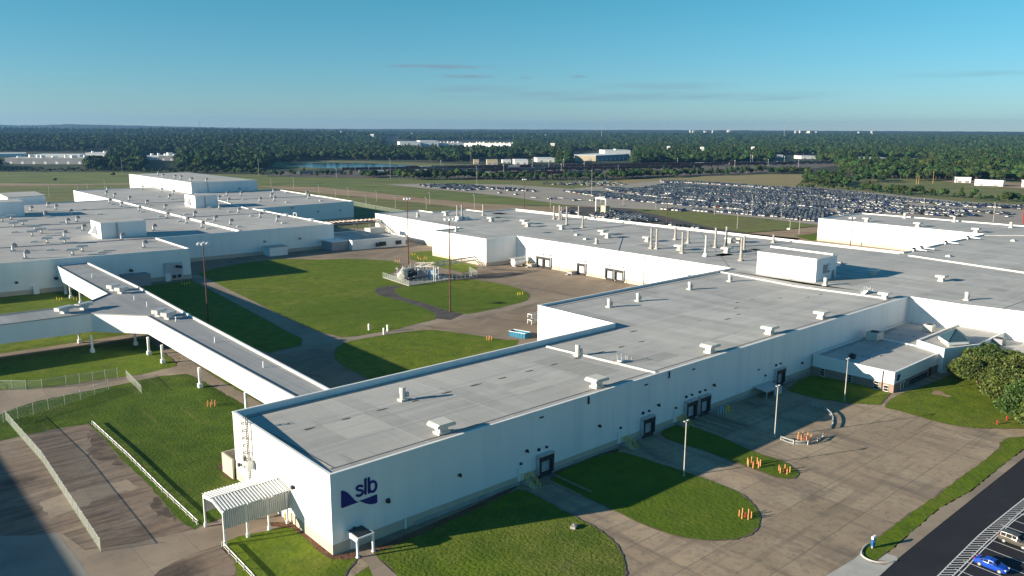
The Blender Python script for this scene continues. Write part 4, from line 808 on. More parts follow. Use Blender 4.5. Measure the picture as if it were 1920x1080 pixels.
for (pp, X0, Y0, Xs) in ((p1, 40.9, 256, 46.4), (p2, 113.8, 357, 118.8)):
    b = MB(); b.add([(X0-.02, Y0-2, 12.4), (X0-.02, Y0+2, 12.4), (X0-.02, Y0, 15.8), (X0-2.2, Y0-2, 12.2), (X0-2.2, Y0+2, 12.2)], [(0, 3, 4, 1), (3, 2, 4), (0, 2, 3), (1, 4, 2)]); b.build('wall_hood', WHITE, pp)
    b = MB(); b.box(Xs, Xs+.25, Y0-8.6 if pp == p1 else Y0-9.2, Y0-7.6, 10.8, 16.4); b.build('downspout', GREYP, pp)
b = MB(); b.box(159, 159.4, 447.8, 448, 11, 17.3); b.build('downspout', GREYP, p4)
V = dict(tee=[(107, 825), (173, 808), (265, 848), (313, 872), (243, 892), (357, 945), (490, 948), (620, 1008), (547, 1035), (85, 768), (18, 785), (45, 745)],
 goose=[(357, 675), (418, 692), (232, 705), (335, 745), (528, 730), (503, 803), (577, 785), (623, 850), (483, 900), (98, 1005), (192, 1060), (912, 920), (1080, 980), (1152, 850), (820, 645), (908, 670), (968, 625), (857, 600), (794, 585), (803, 550), (1066, 540), (1098, 655), (1042, 705), (1236, 690), (1252, 755), (1268, 610), (1400, 795), (1456, 745), (1515, 828), (1611, 780), (1645, 690), (1728, 808), (1788, 718), (1700, 590), (1640, 620), (1712, 640), (1806, 588), (1792, 560), (1298, 575), (1210, 560)],
 hatch=[(110, 865), (255, 937), (375, 998), (760, 1015), (365, 750), (630, 693), (750, 730), (585, 832), (465, 790), (850, 655), (945, 680), (1070, 712), (1130, 665), (1205, 745), (1265, 700), (1350, 783), (1395, 732), (1560, 838), (1560, 768), (1725, 710), (1795, 823), (1195, 597), (1295, 617), (1110, 935), (1575, 680), (1690, 590), (1830, 620), (1890, 742)])
for k, L_ in V.items():
    for (x, y) in L_: vent(lef, k, x/4, 220+y/4, 10.6, 1.2 if k != 'hatch' else 1.1, -.3)
for k, L_ in dict(goose=[(31, 752), (157, 780), (28, 634), (137, 627), (113, 600), (393, 612), (378, 582), (130, 565)], hatch=[(210, 795), (235, 640), (490, 628), (230, 567)]).items():
    for (x, y) in L_: vent(lef, k, 480+x/4, 220+y/4, 10.6, 1.2, -.3)
for (x, y) in ((1185, 435), (1220, 452), (1310, 460), (1355, 465), (1425, 480), (1435, 482), (1545, 487)): vent(lef, 'goose', x/4, 220+y/4, 17.7, 1.2, -.3)
# wall details of the left hall
def fy(x, y, Yg):                                            # X, Z on a wall nearly parallel to X
    return WY(x, y, Yg)
X_, Z_ = WY(340, 500, 201.6)
b = MB(); b.box(47.5, 53.5, 200.2, 201.2, 1.0, 6.6); d = b.build('roller_door', SHUT, lef)
for k in range(3): f = MB(); f.box(48.1+1.8*k, 49.2+1.8*k, 199.9, 200.3, 1.2, 2.3); f.build('dock_window', DGLASS, d)
for (x, y, Yg) in ((155, 580, 206.5), (555, 540, 203), (1305, 463, 201.5), (1765, 420, 200.5), (1795, 424, 200.5)): 
    X_, Z_ = WY(x/5.333, 420+y/5.333, Yg); b = MB(); b.box(X_-.4, X_+.4, Yg-1.6, Yg+.3, Z_-.35, Z_+.35); b.build('wall_light', DARK, lef)
for (x, Yg) in ((357, 205.0), (1672, 200.9)):
    X_, _ = WY(x/5.333, 545 if x < 500 else 524, Yg); b = MB(); b.box(X_-.8, X_+.8, Yg-1.4, Yg+.3, .1, 3.0); b.build('door', WHITE, lef)
for (x, y, Yg) in ((325, 908, 235), (60, 930, 235.5), (460, 705, 328), (268, 678, 326), (628, 697, 329.5)):
    X_, Z_ = WY(480+x/4, 220+y/4, Yg); b = MB(); b.box(X_-.4, X_+.4, Yg-1.4, Yg+.5, Z_-.35, Z_+.35); b.build('wall_light', GREYP, lef)
b = MB(); b.prism([(99, 236), (99, 229), (107, 229), (107, 236)], 0, 3.9); b.build('lean_to_room', WHITE, lef)
b = MB(); b.prism([(98.8, 236), (98.8, 228.8), (107.2, 228.8), (107.2, 236)], 3.9, 4.1); b.build('lean_to_roof', ROOF2, lef)
b = MB(); b.prism([(33.5, 203.4), (33.3, 197), (41.5, 196.3), (41.6, 203)], 0, 4.2); b.build('lean_to_room', GREYP, lef)
for y_ in (255, 282, 309): q = 132+2.8*(y_-234)/89; b = MB(); b.box(q-1.6, q+.2, y_-1.2, y_+1.2, 10.95, 11.6); b.build('edge_curb', COPE, lef)
# low buildings behind at far left
bk = thing('boiler_house', 'small blue-grey box building with pale chimney end beyond the left roof', 'building', (60, 500, 0))
b = MB(); b.prism([(47, 458), (67, 462), (69, 500), (49, 498)], 0, 12.4); b.build('wall', WHITE, bk); b = MB(); b.prism([(46.8, 457.8), (67.2, 461.8), (69.2, 500.2), (48.8, 498.2)], 12.4, 12.8); b.build('roof', ROOF2, bk)
b = MB(); b.prism([(44, 440), (84, 440), (84, 470), (44, 470)], 0, 7.5); b.build('lower_wing', WHITE, bk); b = MB(); b.prism([(43.8, 439.8), (84.2, 439.8), (84.2, 470.2), (43.8, 470.2)], 7.5, 7.8); b.build('lower_roof', ROOF2, bk)
e1 = P(20, 850); 
wh = thing('west_hall', 'white hall just beyond the left edge that shades the worn lot', 'building', (-100, 30, 0))
shell(wh, [(-170, -10), (-62.5, -10), (-62.5, 91), (-170, 91)], 11.0, 10.5)
# ---- small building between the halls
sb = thing('pump_house', 'low white service building with two dark louvres between the two halls', 'building', (140, 205, 0))
q0 = P(660, 496); q1 = P(757, 463); q2 = P(645, 466)
so_ = [P(661, 470.5), P(762, 461.5), (165.5, 236), (134.5, 236)]
so_ = [(134.0, 222.5), (160.4, 219.5), (163.5, 252), (136.5, 253)]
shell(sb, so_, 4.6, 4.35, band=0)
for (xa, xb) in ((711, 722), (740, 751)):
    Xa = WY(xa, 460, 221)[0]; Xb = WY(xb, 460, 220.5)[0]; b = MB(); b.box(Xa, Xb, 219.6, 221, 1.4, 3.1); b.build('louvre', DARK, sb)
for xa in (706, 759): Xa = WY(xa, 460, 221)[0]; b = MB(); b.box(Xa-.4, Xa+.4, 219.4, 221, 1.2, 1.9); b.box(Xa-.4, Xa+.4, 219.4, 221, 2.1, 2.8); b.build('window', DARK, sb)
q = P(703, 437, 4.4); b = MB(); b.box(q[0]-4, q[0]+4, q[1]-2.5, q[1]+2.5, 4.4, 7.0); b.build('roof_unit', HVACM, sb)
b = MB(); b.box(126, 134, 226, 236, 0, 4.2); b.build('side_room', GREYP, sb); b = MB(); b.box(125.8, 134, 225.8, 236, 4.2, 4.4); b.build('side_room_roof', COPE, sb)
# ---- pipe bridges
def truss_run(b, pts, w=.9, h=.9, r=.09, step=1.8):
    for (p, q) in zip(pts[:-1], pts[1:]):
        p = Vector(p); q = Vector(q); d = q-p; L_ = d.length; d.normalize(); side = Vector((-d.y, d.x, 0)); side = side.normalized() if side.length > .01 else Vector((1, 0, 0)); up = side.cross(d).normalized()*-1
        if up.z < 0: up = -up
        cs = [side*w/2, -side*w/2, side*w/2+up*h, -side*w/2+up*h]
        for c in cs: b.tube(p+c, q+c, r, 4)
        n = max(1, int(L_/step))
        for k in range(n):
            a = p+d*L_*k/n; c = p+d*L_*(k+1)/n; b.tube(a+cs[0], c+cs[2], r*.7, 4); b.tube(a+cs[1], c+cs[3], r*.7, 4); b.tube(a+cs[2], a+cs[3], r*.7, 4); b.tube(a+cs[0], a+cs[1], r*.7, 4)
pr_ = thing('pipe_rack', 'rust and white pipe bridge with crossbars between the two halls', 'pipe rack', (150, 250, 0))
A0, A1 = (132.5, 262, 8.2), (169, 258.5, 8.2)
b = MB()
for o, zz_ in ((-1.6, 0), (1.6, 0), (-1.6, -1.1), (1.6, -1.1)): b.tube((A0[0], A0[1]+o, A0[2]+zz_), (A1[0], A1[1]+o, A1[2]+zz_), .16, 5)
b.build('rack_beam', RUST, pr_)
b = MB()
for k in range(17): t = k/16; X_ = A0[0]+(A1[0]-A0[0])*t; Y_ = A0[1]+(A1[1]-A0[1])*t; b.box(X_-.35, X_+.35, Y_-2.6, Y_+2.6, 8.4, 8.75)
b.build('crossbar', RUSTW, pr_)
b = MB()
for o in (-1, -.4, .3, .9): b.tube((A0[0], A0[1]+o, 7.4), (A1[0], A1[1]+o, 7.4), .2, 6)
b.build('pipe', GALV, pr_)
for X_ in (134, 142, 150, 158, 166):
    b = MB(); Y_ = A0[1]+(A1[1]-A0[1])*(X_-A0[0])/(A1[0]-A0[0])
    for o in (-1.6, 1.6): b.tube((X_, Y_+o, 0), (X_, Y_+o, 8.2), .18, 5)
    b.build('column', GREYP, pr_)
b = MB(); truss_run(b, [(167.5, 258, 8.3), (167.2, 236, .6)], 1.4, .6, .12, 1.6); b.build('inclined_pipe_run', GREYS, pr_)
b = MB(); b.tube((131.8, 272, 8), (131.8, 272, 13), .25, 6); b.tube((131.8, 272, 13), (131.8, 269, 13), .25, 6); b.tube((131.8, 269, 13), (131.8, 269, 10.6), .25, 6); b.build('vent_pipe', GALV, pr_)
pb = thing('pipe_bridge', 'silver lattice pipe bridge sloping down to the tank compound', 'pipe bridge', (130, 150, 0))
pA = P(790, 516, 3); base = [(792, 531, 497), (812, 525, 497)]
T0 = (*P(785, 526, 0), 5.6)
ptA = P(793, 530); ptB = P(812, 538); 
ptc = P(814, 534); ptw = P(899, 502)
run = [(*P(x, y), HT(x, y, x, yt)-.6) for x, y, yt in ((782, 526, 496), (815, 530, 496), (893, 516, 484))]
b = MB(); truss_run(b, run, 1.1, 1.2, .13, 2.6); b.build('lattice_span', GREYS, pb)
b = MB(); e = run[-1]; truss_run(b, [e, (*P(910, 508), .6)], 1.1, .9, .12, 1.8); b.build('sloping_span', GREYS, pb)
for e in (run[0], run[1], (*P(882, 520), 1.6)):
    b = MB(); b.box(e[0]-.5, e[0]+.5, e[1]-.5, e[1]+.5, 0, .5); 
    for o in (-.4, .4): b.tube((e[0]+o, e[1], 0), (e[0]+o, e[1], e[2]), .14, 5)
    b.build('column', COPE, pb)
# ---- tank compound
tc_ = thing('tank_compound', 'fenced tank and pipework compound on the courtyard lawn', 'tank compound', (116, 150, 0))
cA, cB, cC, cD = P(718, 523), P(767, 539), P(851, 526), P(800, 512)
sheet_pts = [cA, cB, cC, cD]; b = MB(); b.prism(winding(sheet_pts), .2, G0+.25); b.build('concrete_pad', FOOT, tc_)
cen = np.mean(np.array(sheet_pts), 0)
def htank(c, L_, r, z, ang, m, name='tank'):
    d = Vector((math.cos(ang), math.sin(ang), 0)); c = Vector((*c, z)); b = MB()
    b.tube(c-d*L_/2, c+d*L_/2, r, 16); b.tube(c+d*L_/2, c+d*(L_/2+.5), r, 16, r*.55); b.tube(c-d*L_/2, c-d*(L_/2+.5), r, 16, r*.55)
    for s in (-.3, .3): q = c+d*L_*s; b.box(q.x-.4, q.x+.4, q.y-1, q.y+1, .4, z)
    return b.build(name, m, tc_)
htank(P(757, 527), 8.5, 1.7, 2.6, .85, HVACM); htank(P(775, 524), 7.5, 1.6, 2.4, .85, DARK); htank(P(790, 522), 6.5, 1.5, 2.3, .85, GREYP)
q = P(812, 524); b = MB(); b.lathe([(1.9, .4), (1.9, 3.2), (1.0, 3.7)], 14, q); b.build('tank', BLUEW, tc_)
for i in range(34):
    b = MB(); q = P(random.uniform(745, 825), random.uniform(519, 533)); z0 = random.uniform(.6, 4.6); d = random.choice(((1, 0, 0), (0, 1, 0), (0, 0, 1), (.7, .7, 0))); L_ = random.uniform(1.2, 5)
    b.tube((*q, z0), (q[0]+d[0]*L_, q[1]+d[1]*L_, min(6.2, z0+d[2]*L_)), random.choice((.08, .12, .2)), 6); b.build('pipe', random.choice((GALV, GREYS)), tc_)
b = MB()
for i in range(7):
    q = P(745+11*i, 530-1.4*i); b.tube((*q, .4), (*q, 5.2+random.random()), .14, 5)
b.build('pipe_riser', GALV, tc_)
b = MB(); q = P(775, 527)
for k in range(9):
    t = math.pi*k/8; 
    if k: b.tube((q[0]+4*math.cos(t0), q[1]-2*math.cos(t0), 2.4+2.4*math.sin(t0)), (q[0]+4*math.cos(t), q[1]-2*math.cos(t), 2.4+2.4*math.sin(t)), .22, 6)
    t0 = t
b.build('pipe_loop', GALV, tc_)
def fence(name, label, pts, h, step, fab=FENCE, cat='fence', post_r=.05, group=None, z0=0., slat=False):
    r = thing(name, label, cat, (*pts[0], 0), group=group); b = MB(); posts = []
    pts = [np.array(p, float) for p in pts]
    for p, q in zip(pts[:-1], pts[1:]):
        n = max(1, int(round(np.linalg.norm(q-p)/step))); b.face([(*p, .05), (*q, .05), (*q, h), (*p, h)])
        for k in range(n): posts.append(p+(q-p)*k/n)
    posts.append(pts[-1]); b.build('fence_mesh', fab, r)
    t = MB()
    for p, q in zip(pts[:-1], pts[1:]): t.tube((*p, h), (*q, h), .035, 4)
    t.build('top_rail', GALV, r)
    pm = MB(); pm.tube((0, 0, 0), (0, 0, h+.12), post_r, 6); pm.lathe([(post_r*1.5, h+.1), (post_r*1.5, h+.2), (.01, h+.28)], 6); me = pm.mesh('post', POLEW)
    for p in posts: put('post', me, r, (p[0], p[1], 0))
    return r
fence('compound_fence', 'pale picket fence round the tank compound on the lawn', [cA, cB, P(895, 521), P(880, 512)], 2.3, 1.8, FENCE, post_r=.045)
# ---- elevated walkway between the halls
br = thing('enclosed_walkway', 'raised white enclosed walkway on columns joining the two halls', 'walkway', (15, 100, 0))
ZB, ZR_ = 4.6, 9.0
wo_ = [(12.9, 29.4), (13.8, 111.3), (4.6, 122.2), (-13.7, 123.1), (-60, 125), (-60, 137), (-12, 133.6), (5.0, 133.5), (14.5, 144.3), (15.3, 203.5), (24.2, 202.6), (23.5, 150), (21.5, 105), (18.7, 29.4)]
wo_ = winding(wo_)
b = MB(); n = len(wo_)
for i in range(n):
    j = (i+1) % n; b.face([(*wo_[i], ZB), (*wo_[j], ZB), (*wo_[j], ZR_), (*wo_[i], ZR_)])
b.build('wall', WHITE, br)
b = MB(); tri = tessellate_polygon([[Vector((*p, 0)) for p in wo_]])
for t in tri: b.face([(*wo_[i], ZB+.02) for i in t])
b.build('underside', GREYP, br)
b = MB(); ii = inset(wo_, .1)
for t in tri: b.face([(*ii[i], ZR_-.12) for i in t])
b.build('roof', mat('walkway_roof_sheet', (.30, .31, .32), [((3, .03, .1), (.24, .25, .26), .45, .6, 2, .8), (.06, (.36, .37, .38), .5, .65, 3, .7)], .75, joints=[(1.8, 60, .04, (.22, .22, .23), .5)]), br)
b = MB()
for p, q in (((18.7, 29.4), (21.5, 105)), ((21.5, 105), (23.5, 150)), ((23.5, 150), (24.2, 202.6))):
    d = np.array(q)-np.array(p); d /= np.linalg.norm(d); nn = np.array([d[1], -d[0]]); a_ = [np.array(p)-nn*.35, np.array(q)-nn*.35, np.array(q)+nn*.08, np.array(p)+nn*.08]
    b.prism([tuple(x) for x in a_], ZR_-.1, ZR_+.28)
b.build('parapet', COPE, br)
b = MB()
for p, q in (((12.9, 29.4), (13.8, 111.3)), ((4.6, 122.2), (-60, 125)), ((13.8, 111.3), (4.6, 122.2)), ((14.5, 144.3), (15.3, 203.5)), ((-60, 137), (5, 133.5)), ((5, 133.5), (14.5, 144.3))): b.tube((*p, ZR_+.02), (*q, ZR_+.02), .16, 4)
b.build('roof_edge', GREYP, br)
def wcol(x, y, X=None, Y=None):
    q = P(x, y) if X is None else (X, Y); b = MB(); b.box(q[0]-.22, q[0]+.22, q[1]-.22, q[1]+.22, 0, ZB+.01); b.box(q[0]-.42, q[0]+.42, q[1]-.5, q[1]+.5, 0, 1.25); b.build('column', COPE, br)
for q in ((174, 664), (255, 650), (280, 668), (306, 684), (376, 730), (463, 780), (152, 572), (150, 646)): wcol(*q)
for q in ((20.5, 56), (20.5, 78), (21, 100), (22.5, 130), (15.6, 190), (23, 190), (16, 198)): wcol(0, 0, *q)
for (x, y, k) in ((213, 544, 'hvb'), (228, 549, 'hvb'), (299, 592, 'hvb'), (316, 597, 'hvb'), (121, 586, 'hvb'), (158, 579, 'hvb')):
    q = P(x, y, ZR_); b = MB(); b.box(-.7, .7, -.7, .7, 0, .9); b.box(-1.5, 1.5, -.9, .9, .8, 1.7) if x > 180 else b.box(-2.1, 2.1, -.8, .8, .8, 1.6)
    for kk in range(5): b.box(-1.2+.5*kk, -1.0+.5*kk, -.93, .93, .95, 1.5)
    put('roof_unit', b.mesh('roof_unit', GALV), br, (q[0], q[1], ZR_-.12), .5)
for (x, y) in ((252, 562), (276, 574), (330, 602), (403, 641), (494, 688), (173, 520)):
    q = P(x, y, ZR_); b = MB(); b.tube((0, 0, 0), (0, 0, 1.2), .12, 6); put('vent_pipe', b.mesh('vent_pipe', COPE), br, (q[0], q[1], ZR_-.12))
# ================================================================== YARD OBJECTS
def mast(x, y, yt, label, xt=None, col_=RUST):
    q = P(x, y); h = HT(x, y, xt or x, yt); r = thing('light_mast', label, 'light mast', (q[0], q[1], 0), group='tall rusty light masts')
    b = MB(); b.tube((*q, 0), (*q, h), .24, 8, .13); b.tube((*q, 0), (*q, .6), .4, 8); b.build('pole', col_, r)
    b = MB(); b.tube((*q, h-.3), (*q, h), .7, 8)
    for k in range(6): a_ = k*math.pi/3; b.tube((q[0], q[1], h-.1), (q[0]+1.2*math.cos(a_), q[1]+1.2*math.sin(a_), h-.1), .05, 4)
    b.build('lamp_ring', GALV, r)
    for k in range(6): a_ = k*math.pi/3; b = MB(); c = (q[0]+1.3*math.cos(a_), q[1]+1.3*math.sin(a_)); b.lathe([(.18, h+.15), (.36, h-.1), (.38, h-.45)], 8, c); b.build('lamp_head', LENS, r)
mast(391, 608, 455, 'tall dark mast with a ring of lamps beside the raised walkway', 388)
mast(766, 497, 372, 'tall dark mast with lamp cluster behind the tank compound', 765)
mast(844, 587, 410, 'tall rusty mast at the end of the dark drive, right of the tanks', 846)
mast(1594, 463, 408, 'thin dark mast standing against the far sunlit right-hand wall', 1597)
mast(983, 392, 336, 'thin dark mast behind the roof, left of the roof stacks', 983)
mast(1250, 422, 362, 'thin dark mast beside the distant asphalt parking lot', 1252)
def lamp(x, y, xt, yt, label, name='lamp_post'):
    q = P(x, y); h = HT(x, y, xt, yt); r = thing(name, label, 'lamp post', (q[0], q[1], 0), group='pale lamp posts in front of the long wall')
    b = MB(); b.tube((*q, 0), (*q, h), .11, 8, .08); b.tube((*q, 0), (*q, .5), .22, 8); b.build('pole', POLEW, r)
    for s in (-1, 1): b = MB(); b.tube((q[0], q[1], h-.15), (q[0]+s*.4, q[1]-.1*s, h-.02), .05, 4); b.box(q[0]+s*.4-.2, q[0]+s*.4+.2, q[1]-.13, q[1]+.13, h-.05, h+.08); b.build('lamp_head', GALV, r)
lamp(1282, 897, 1287.5, 789, 'pale lamp post on the second lawn edge near the twin dock doors')
lamp(1452, 823, 1457, 723, 'pale lamp post between the long wall and the curved guardrails')
lamp(1583, 755, 1588, 672, 'pale lamp post on the shaded lawn before the office end wall')
# bollards, hydrants
bm = {}
for nm, m_ in (('o', ORANGE), ('y', YELLOW), ('b', BLUEW)):
    b = MB(); b.lathe([(.11, 0), (.11, 1.2), (.09, 1.26), (.04, 1.3)], 10); bm[nm] = b.mesh('bollard', m_)
def bollards(px, k, label, group, s=1.):
    for x, y in px: q = P(x, y); put('bollard', bm[k], None, (q[0], q[1], G0-.02), 0, label, 'bollard', group, scale=s*.74)
def circle(x, y, n, r, ph=0.):
    q = P(x, y); out = []
    for i in range(n): a_ = ph+2*math.pi*i/n; out.append(PX(q[0]+r*math.cos(a_), q[1]+r*math.sin(a_)))
    return out
bollards(circle(1413, 878, 7, 1.0), 'o', 'orange bollard in the ring beside the narrow lawn island edge', 'bollards in the first island ring', 1.15)
bollards(circle(1470, 890, 5, .85, .4), 'o', 'orange bollard in the ring at the tip of the narrow lawn island', 'bollards in the island tip ring')
bollards(circle(1508, 829, 8, 1.1), 'o', 'orange bollard in the ring inside the lower curved guardrail', 'bollards behind the curved guardrail', 1.1)
bollards(circle(1397, 975, 6, .8), 'o', 'orange bollard in the ring on the round lawn near its right edge', 'bollards on the round lawn', 1.0)
bollards(circle(397, 765, 6, .75), 'o', 'orange bollard in the ring on the west lawn left of the hall', 'bollards on the west lawn', 1.05)
bollards([(913, 641), (917, 642), (922, 641), (918, 639)], 'o', 'orange bollard in the cluster on the courtyard lawn by the near roof', 'bollards on the inner lawn', 1.1)
bollards([(971, 556), (975, 555.5), (980, 555)], 'y', 'yellow bollard on the tip of the courtyard lawn by the loading yard', 'yellow bollards on the courtyard lawn')
bollards([(785, 489), (789, 490), (795, 490), (800, 489), (783, 486), (797, 487)], 'o', 'orange bollard in the cluster on the small lawn by the pipe bridge', 'bollards on the small lawn', 1.2)
bollards([(771, 480), (774, 481), (778, 480)], 'y', 'yellow bollard at the top corner of the small lawn', 'yellow bollards on the small lawn')
bollards([(741, 493), (745, 494), (749, 493)], 'y', 'yellow bollard on the big courtyard lawn left of the mast', 'yellow bollards on the big lawn')
bollards([(107, 565), (112, 566), (116, 565), (139, 565), (144, 566)], 'y', 'yellow bollard on the lawn strip under the left hall wall', 'yellow bollards beside the left hall')
bollards([(341, 536), (346, 537), (351, 536), (356, 535)], 'y', 'yellow bollard in the shade by the left hall roller door', 'bollards in the shade')
bollards([(1346, 781), (1351, 780), (1356, 779), (1352, 776)], 'b', 'pale blue bollard beside the twin dock doors', 'pale blue bollards by the docks', 1.35)
bollards([(1361, 779), (1366, 777), (1364, 774)], 'y', 'yellow bollard in the row beside the twin dock doors', 'yellow bollards by the docks', 1.35)
bollards([(535, 980), (538, 979)], 'y', 'yellow bollard at the carport by the end wall', 'yellow bollards by the carport')
def hydrant(x, y, label, s=1.):
    q = P(x, y); r = put('fire_hydrant', None, None, (q[0], q[1], G0), 0, label, 'fire hydrant', 'red hydrants', scale=s)
    b = MB(); b.lathe([(.2, 0), (.2, .08), (.13, .1), (.13, .6), (.17, .62), (.17, .68), (.12, .8), (.04, .88)], 10); local('barrel', b.mesh('barrel', RED), r)
    b = MB(); b.tube((-.26, 0, .5), (.26, 0, .5), .07, 6); b.tube((0, -.24, .45), (0, 0, .45), .09, 6); local('outlet', b.mesh('outlet', RED), r)
hydrant(1869, 800, 'red hydrant lower left of the pair on the right-hand lawn', .95); hydrant(1887, 792, 'red hydrant upper right of the pair on the right-hand lawn', .9)
for (x, y, t) in ((1413, 878, 'red hydrant inside the first ring of orange bollards on the island'), (1470, 890, 'red hydrant inside the bollards at the tip of the island'), (1508, 829, 'red hydrant inside the bollards behind the curved guardrail'), (1397, 975, 'red hydrant among the bollards on the round lawn')): hydrant(x, y, t, .75)
# guardrails
GREYG = mat('grey_galvanised_rail', (.30, .33, .35), [(1, (.22, .24, .26), .45, .7, 2)], .5)
def wbeam(name, label, pts, h=.75, group='pale guardrails', m=COPE):
    r = thing(name, label, 'guardrail', (*pts[0], 0), group=group); pts = [np.array(p, float) for p in pts]
    for zz_ in (h, h-.5):
        b = MB()
        for p, q in zip(pts[:-1], pts[1:]):
            d = (q-p)/np.linalg.norm(q-p); n = np.array([-d[1], d[0]])
            prof = [(0, .11), (.05, .07), (.05, .02), (0, 0), (.05, -.02), (.05, -.07), (0, -.11)]
            for (a0, z0), (a1, z1) in zip(prof[:-1], prof[1:]): b.face([(*(p+n*(a0+.1)), zz_+z0), (*(q+n*(a0+.1)), zz_+z0), (*(q+n*(a1+.1)), zz_+z1), (*(p+n*(a1+.1)), zz_+z1)])
            b.face([(*(p+n*.1), zz_+.11), (*(q+n*.1), zz_+.11), (*(q+n*.06), zz_+.11), (*(p+n*.06), zz_+.11)])
        b.build('rail', m, r)
    L_ = 2.4
    for p, q in zip(pts[:-1], pts[1:]):
        D_ = np.linalg.norm(q-p); t = 2.4-L_
        while t < D_:
            c = p+(q-p)*t/D_; b = MB(); b.box(c[0]-.06, c[0]+.06, c[1]-.06, c[1]+.06, 0, h+.12); b.build('post', GALV, r); t += 2.4
        L_ = (D_-(t-2.4))
    c = pts[-1]; b = MB(); b.box(c[0]-.07, c[0]+.07, c[1]-.07, c[1]+.07, 0, h+.15); b.build('post', GALV, r)
wbeam('guardrail', 'long straight white guardrail between the worn lot and the lawn', [P(173, 800), P(240, 862), P(300, 923), P(370, 990)], 1.0)
wbeam('guardrail', 'white guardrail at the bottom edge below the carport', [P(417, 1031), P(470, 1088), P(520, 1150)], 1.0)
wbeam('guardrail', 'lower curved white guardrail around the bollard ring in the yard', spline([P(*q) for q in ((1464, 829), (1476, 834), (1495, 838), (1515, 838), (1532, 833), (1543, 824))], 3, False), 1.0, m=GREYG)
wbeam('guardrail', 'upper curved grey guardrail half in shade near the far lamp post', spline([P(*q) for q in ((1558, 808), (1562, 797), (1560, 786), (1550, 776), (1538, 769), (1524, 765))], 3, False), 1.0, m=GREYG)
# fences
fence('slatted_fence', 'long pale green slatted fence crossing the worn lot', [P(12, 792), P(80, 870), P(190, 1040)], 2.1, 3., SLAT)
fence('chain_link_fence', 'upper chain link fence along the far side of the western drive', [P(-60, 742), P(0, 734), P(50, 734.5), P(80, 733), P(125, 726), P(175, 719), P(221, 711)], 2.3, 2.9)
fence('chain_link_fence', 'lower chain link fence along the lawn side of the western drive', [P(-20, 806), P(35, 789), P(92, 773), P(152, 754), P(204, 734)], 2.3, 2.9)
fence('open_gate', 'open pale gate panel standing on the lawn beside the drive end', [P(238, 712), P(266, 741)], 1.9, 1.0, FENCE, 'gate', .06)
fence('perimeter_fence', 'faint perimeter fence along the grass behind the pipe rack', [P(600, 372), P(700, 392), P(790, 409)], 2.6, 6, FENCE)
# dumpster, loading frames, trailer
dp = thing('dumpster', 'open blue steel dumpster standing near the inner corner wall', 'dumpster', (*P(972, 634), 0))
q = P(974, 634); dA = np.array(P(989, 637.5))-np.array(P(958, 632)); ang = math.atan2(dA[1], dA[0]); M4 = Matrix.Translation((q[0], q[1], 0))@Matrix.Rotation(ang, 4, 'Z')
b = MB(); hl = np.linalg.norm(dA)/2
for s in ((-hl, hl, -1.15, -1.05), (-hl, hl, 1.05, 1.15), (-hl, -hl+.1, -1.15, 1.15), (hl-.1, hl, -1.15, 1.15)): b.box(*s, .2, 1.7, M4)
b.box(-hl, hl, -1.1, 1.1, .2, .4, M4)
for k in range(7): b.box(-hl+.1+k*(2*hl-.3)/6, -hl+.22+k*(2*hl-.3)/6, -1.22, -1.15, .3, 1.6, M4)
b.build('steel_tub', DUMP, dp)
b = MB(); b.box(-hl, hl, -1.2, -1.0, 1.7, 1.8, M4); b.box(-hl, hl, 1.0, 1.2, 1.7, 1.8, M4); b.build('rim', COPE, dp)
for (x, y, lab) in ((1003, 597, 'upper white pipe frame by the inner courtyard wall'), (1003, 608, 'lower white pipe frame by the inner courtyard wall')):
    q = P(x, y); r = thing('dock_railing', lab, 'railing', (*q, 0)); b = MB()
    for yy in (-.8, .8):
        b.tube((q[0]-2, q[1]+yy, 0), (q[0]-2, q[1]+yy, 1.5), .1, 5); b.tube((q[0]+4, q[1]+yy, 0), (q[0]+4, q[1]+yy, 1.5), .1, 5); b.tube((q[0]-2, q[1]+yy, 1.5), (q[0]+4, q[1]+yy, 1.5), .1, 5); b.tube((q[0]-2, q[1]+yy, .8), (q[0]+4, q[1]+yy, .8), .1, 5)
    b.tube((q[0]-2, q[1]-.8, 1.5), (q[0]-2, q[1]+.8, 1.5), .1, 5); b.build('rail', COPE, r)
tk = thing('silver_tank', 'horizontal silver tank with platform at the loading yard corner', 'tank', (*P(970, 503), 0)); q = P(971, 501)
b = MB(); b.tube((q[0]-2.5, q[1], 2.1), (q[0]+3.5, q[1], 2.1), 1.35, 14); b.tube((q[0]-2.9, q[1], 2.1), (q[0]-2.5, q[1], 2.1), .8, 14, 1.35); b.tube((q[0]+3.5, q[1], 2.1), (q[0]+3.9, q[1], 2.1), 1.35, 14, .8); b.build('vessel', COPE, tk)
b = MB()
for xx in (-1.8, 2.6): b.box(q[0]+xx-.3, q[0]+xx+.3, q[1]-1.1, q[1]+1.1, .1, 1.6)
b.build('cradle', GREYP, tk)
b = MB(); b.box(q[0]-3, q[0]+5, q[1]-1.5, q[1]+1.5, 3.5, 3.65); b.tube((q[0]-3, q[1]-1.5, 3.6), (q[0]-3, q[1]-1.5, 4.7), .05, 4); b.tube((q[0]+5, q[1]-1.5, 3.6), (q[0]+5, q[1]-1.5, 4.7), .05, 4); b.tube((q[0]-3, q[1]-1.5, 4.7), (q[0]+5, q[1]-1.5, 4.7), .05, 4); b.build('platform', GALV, tk)
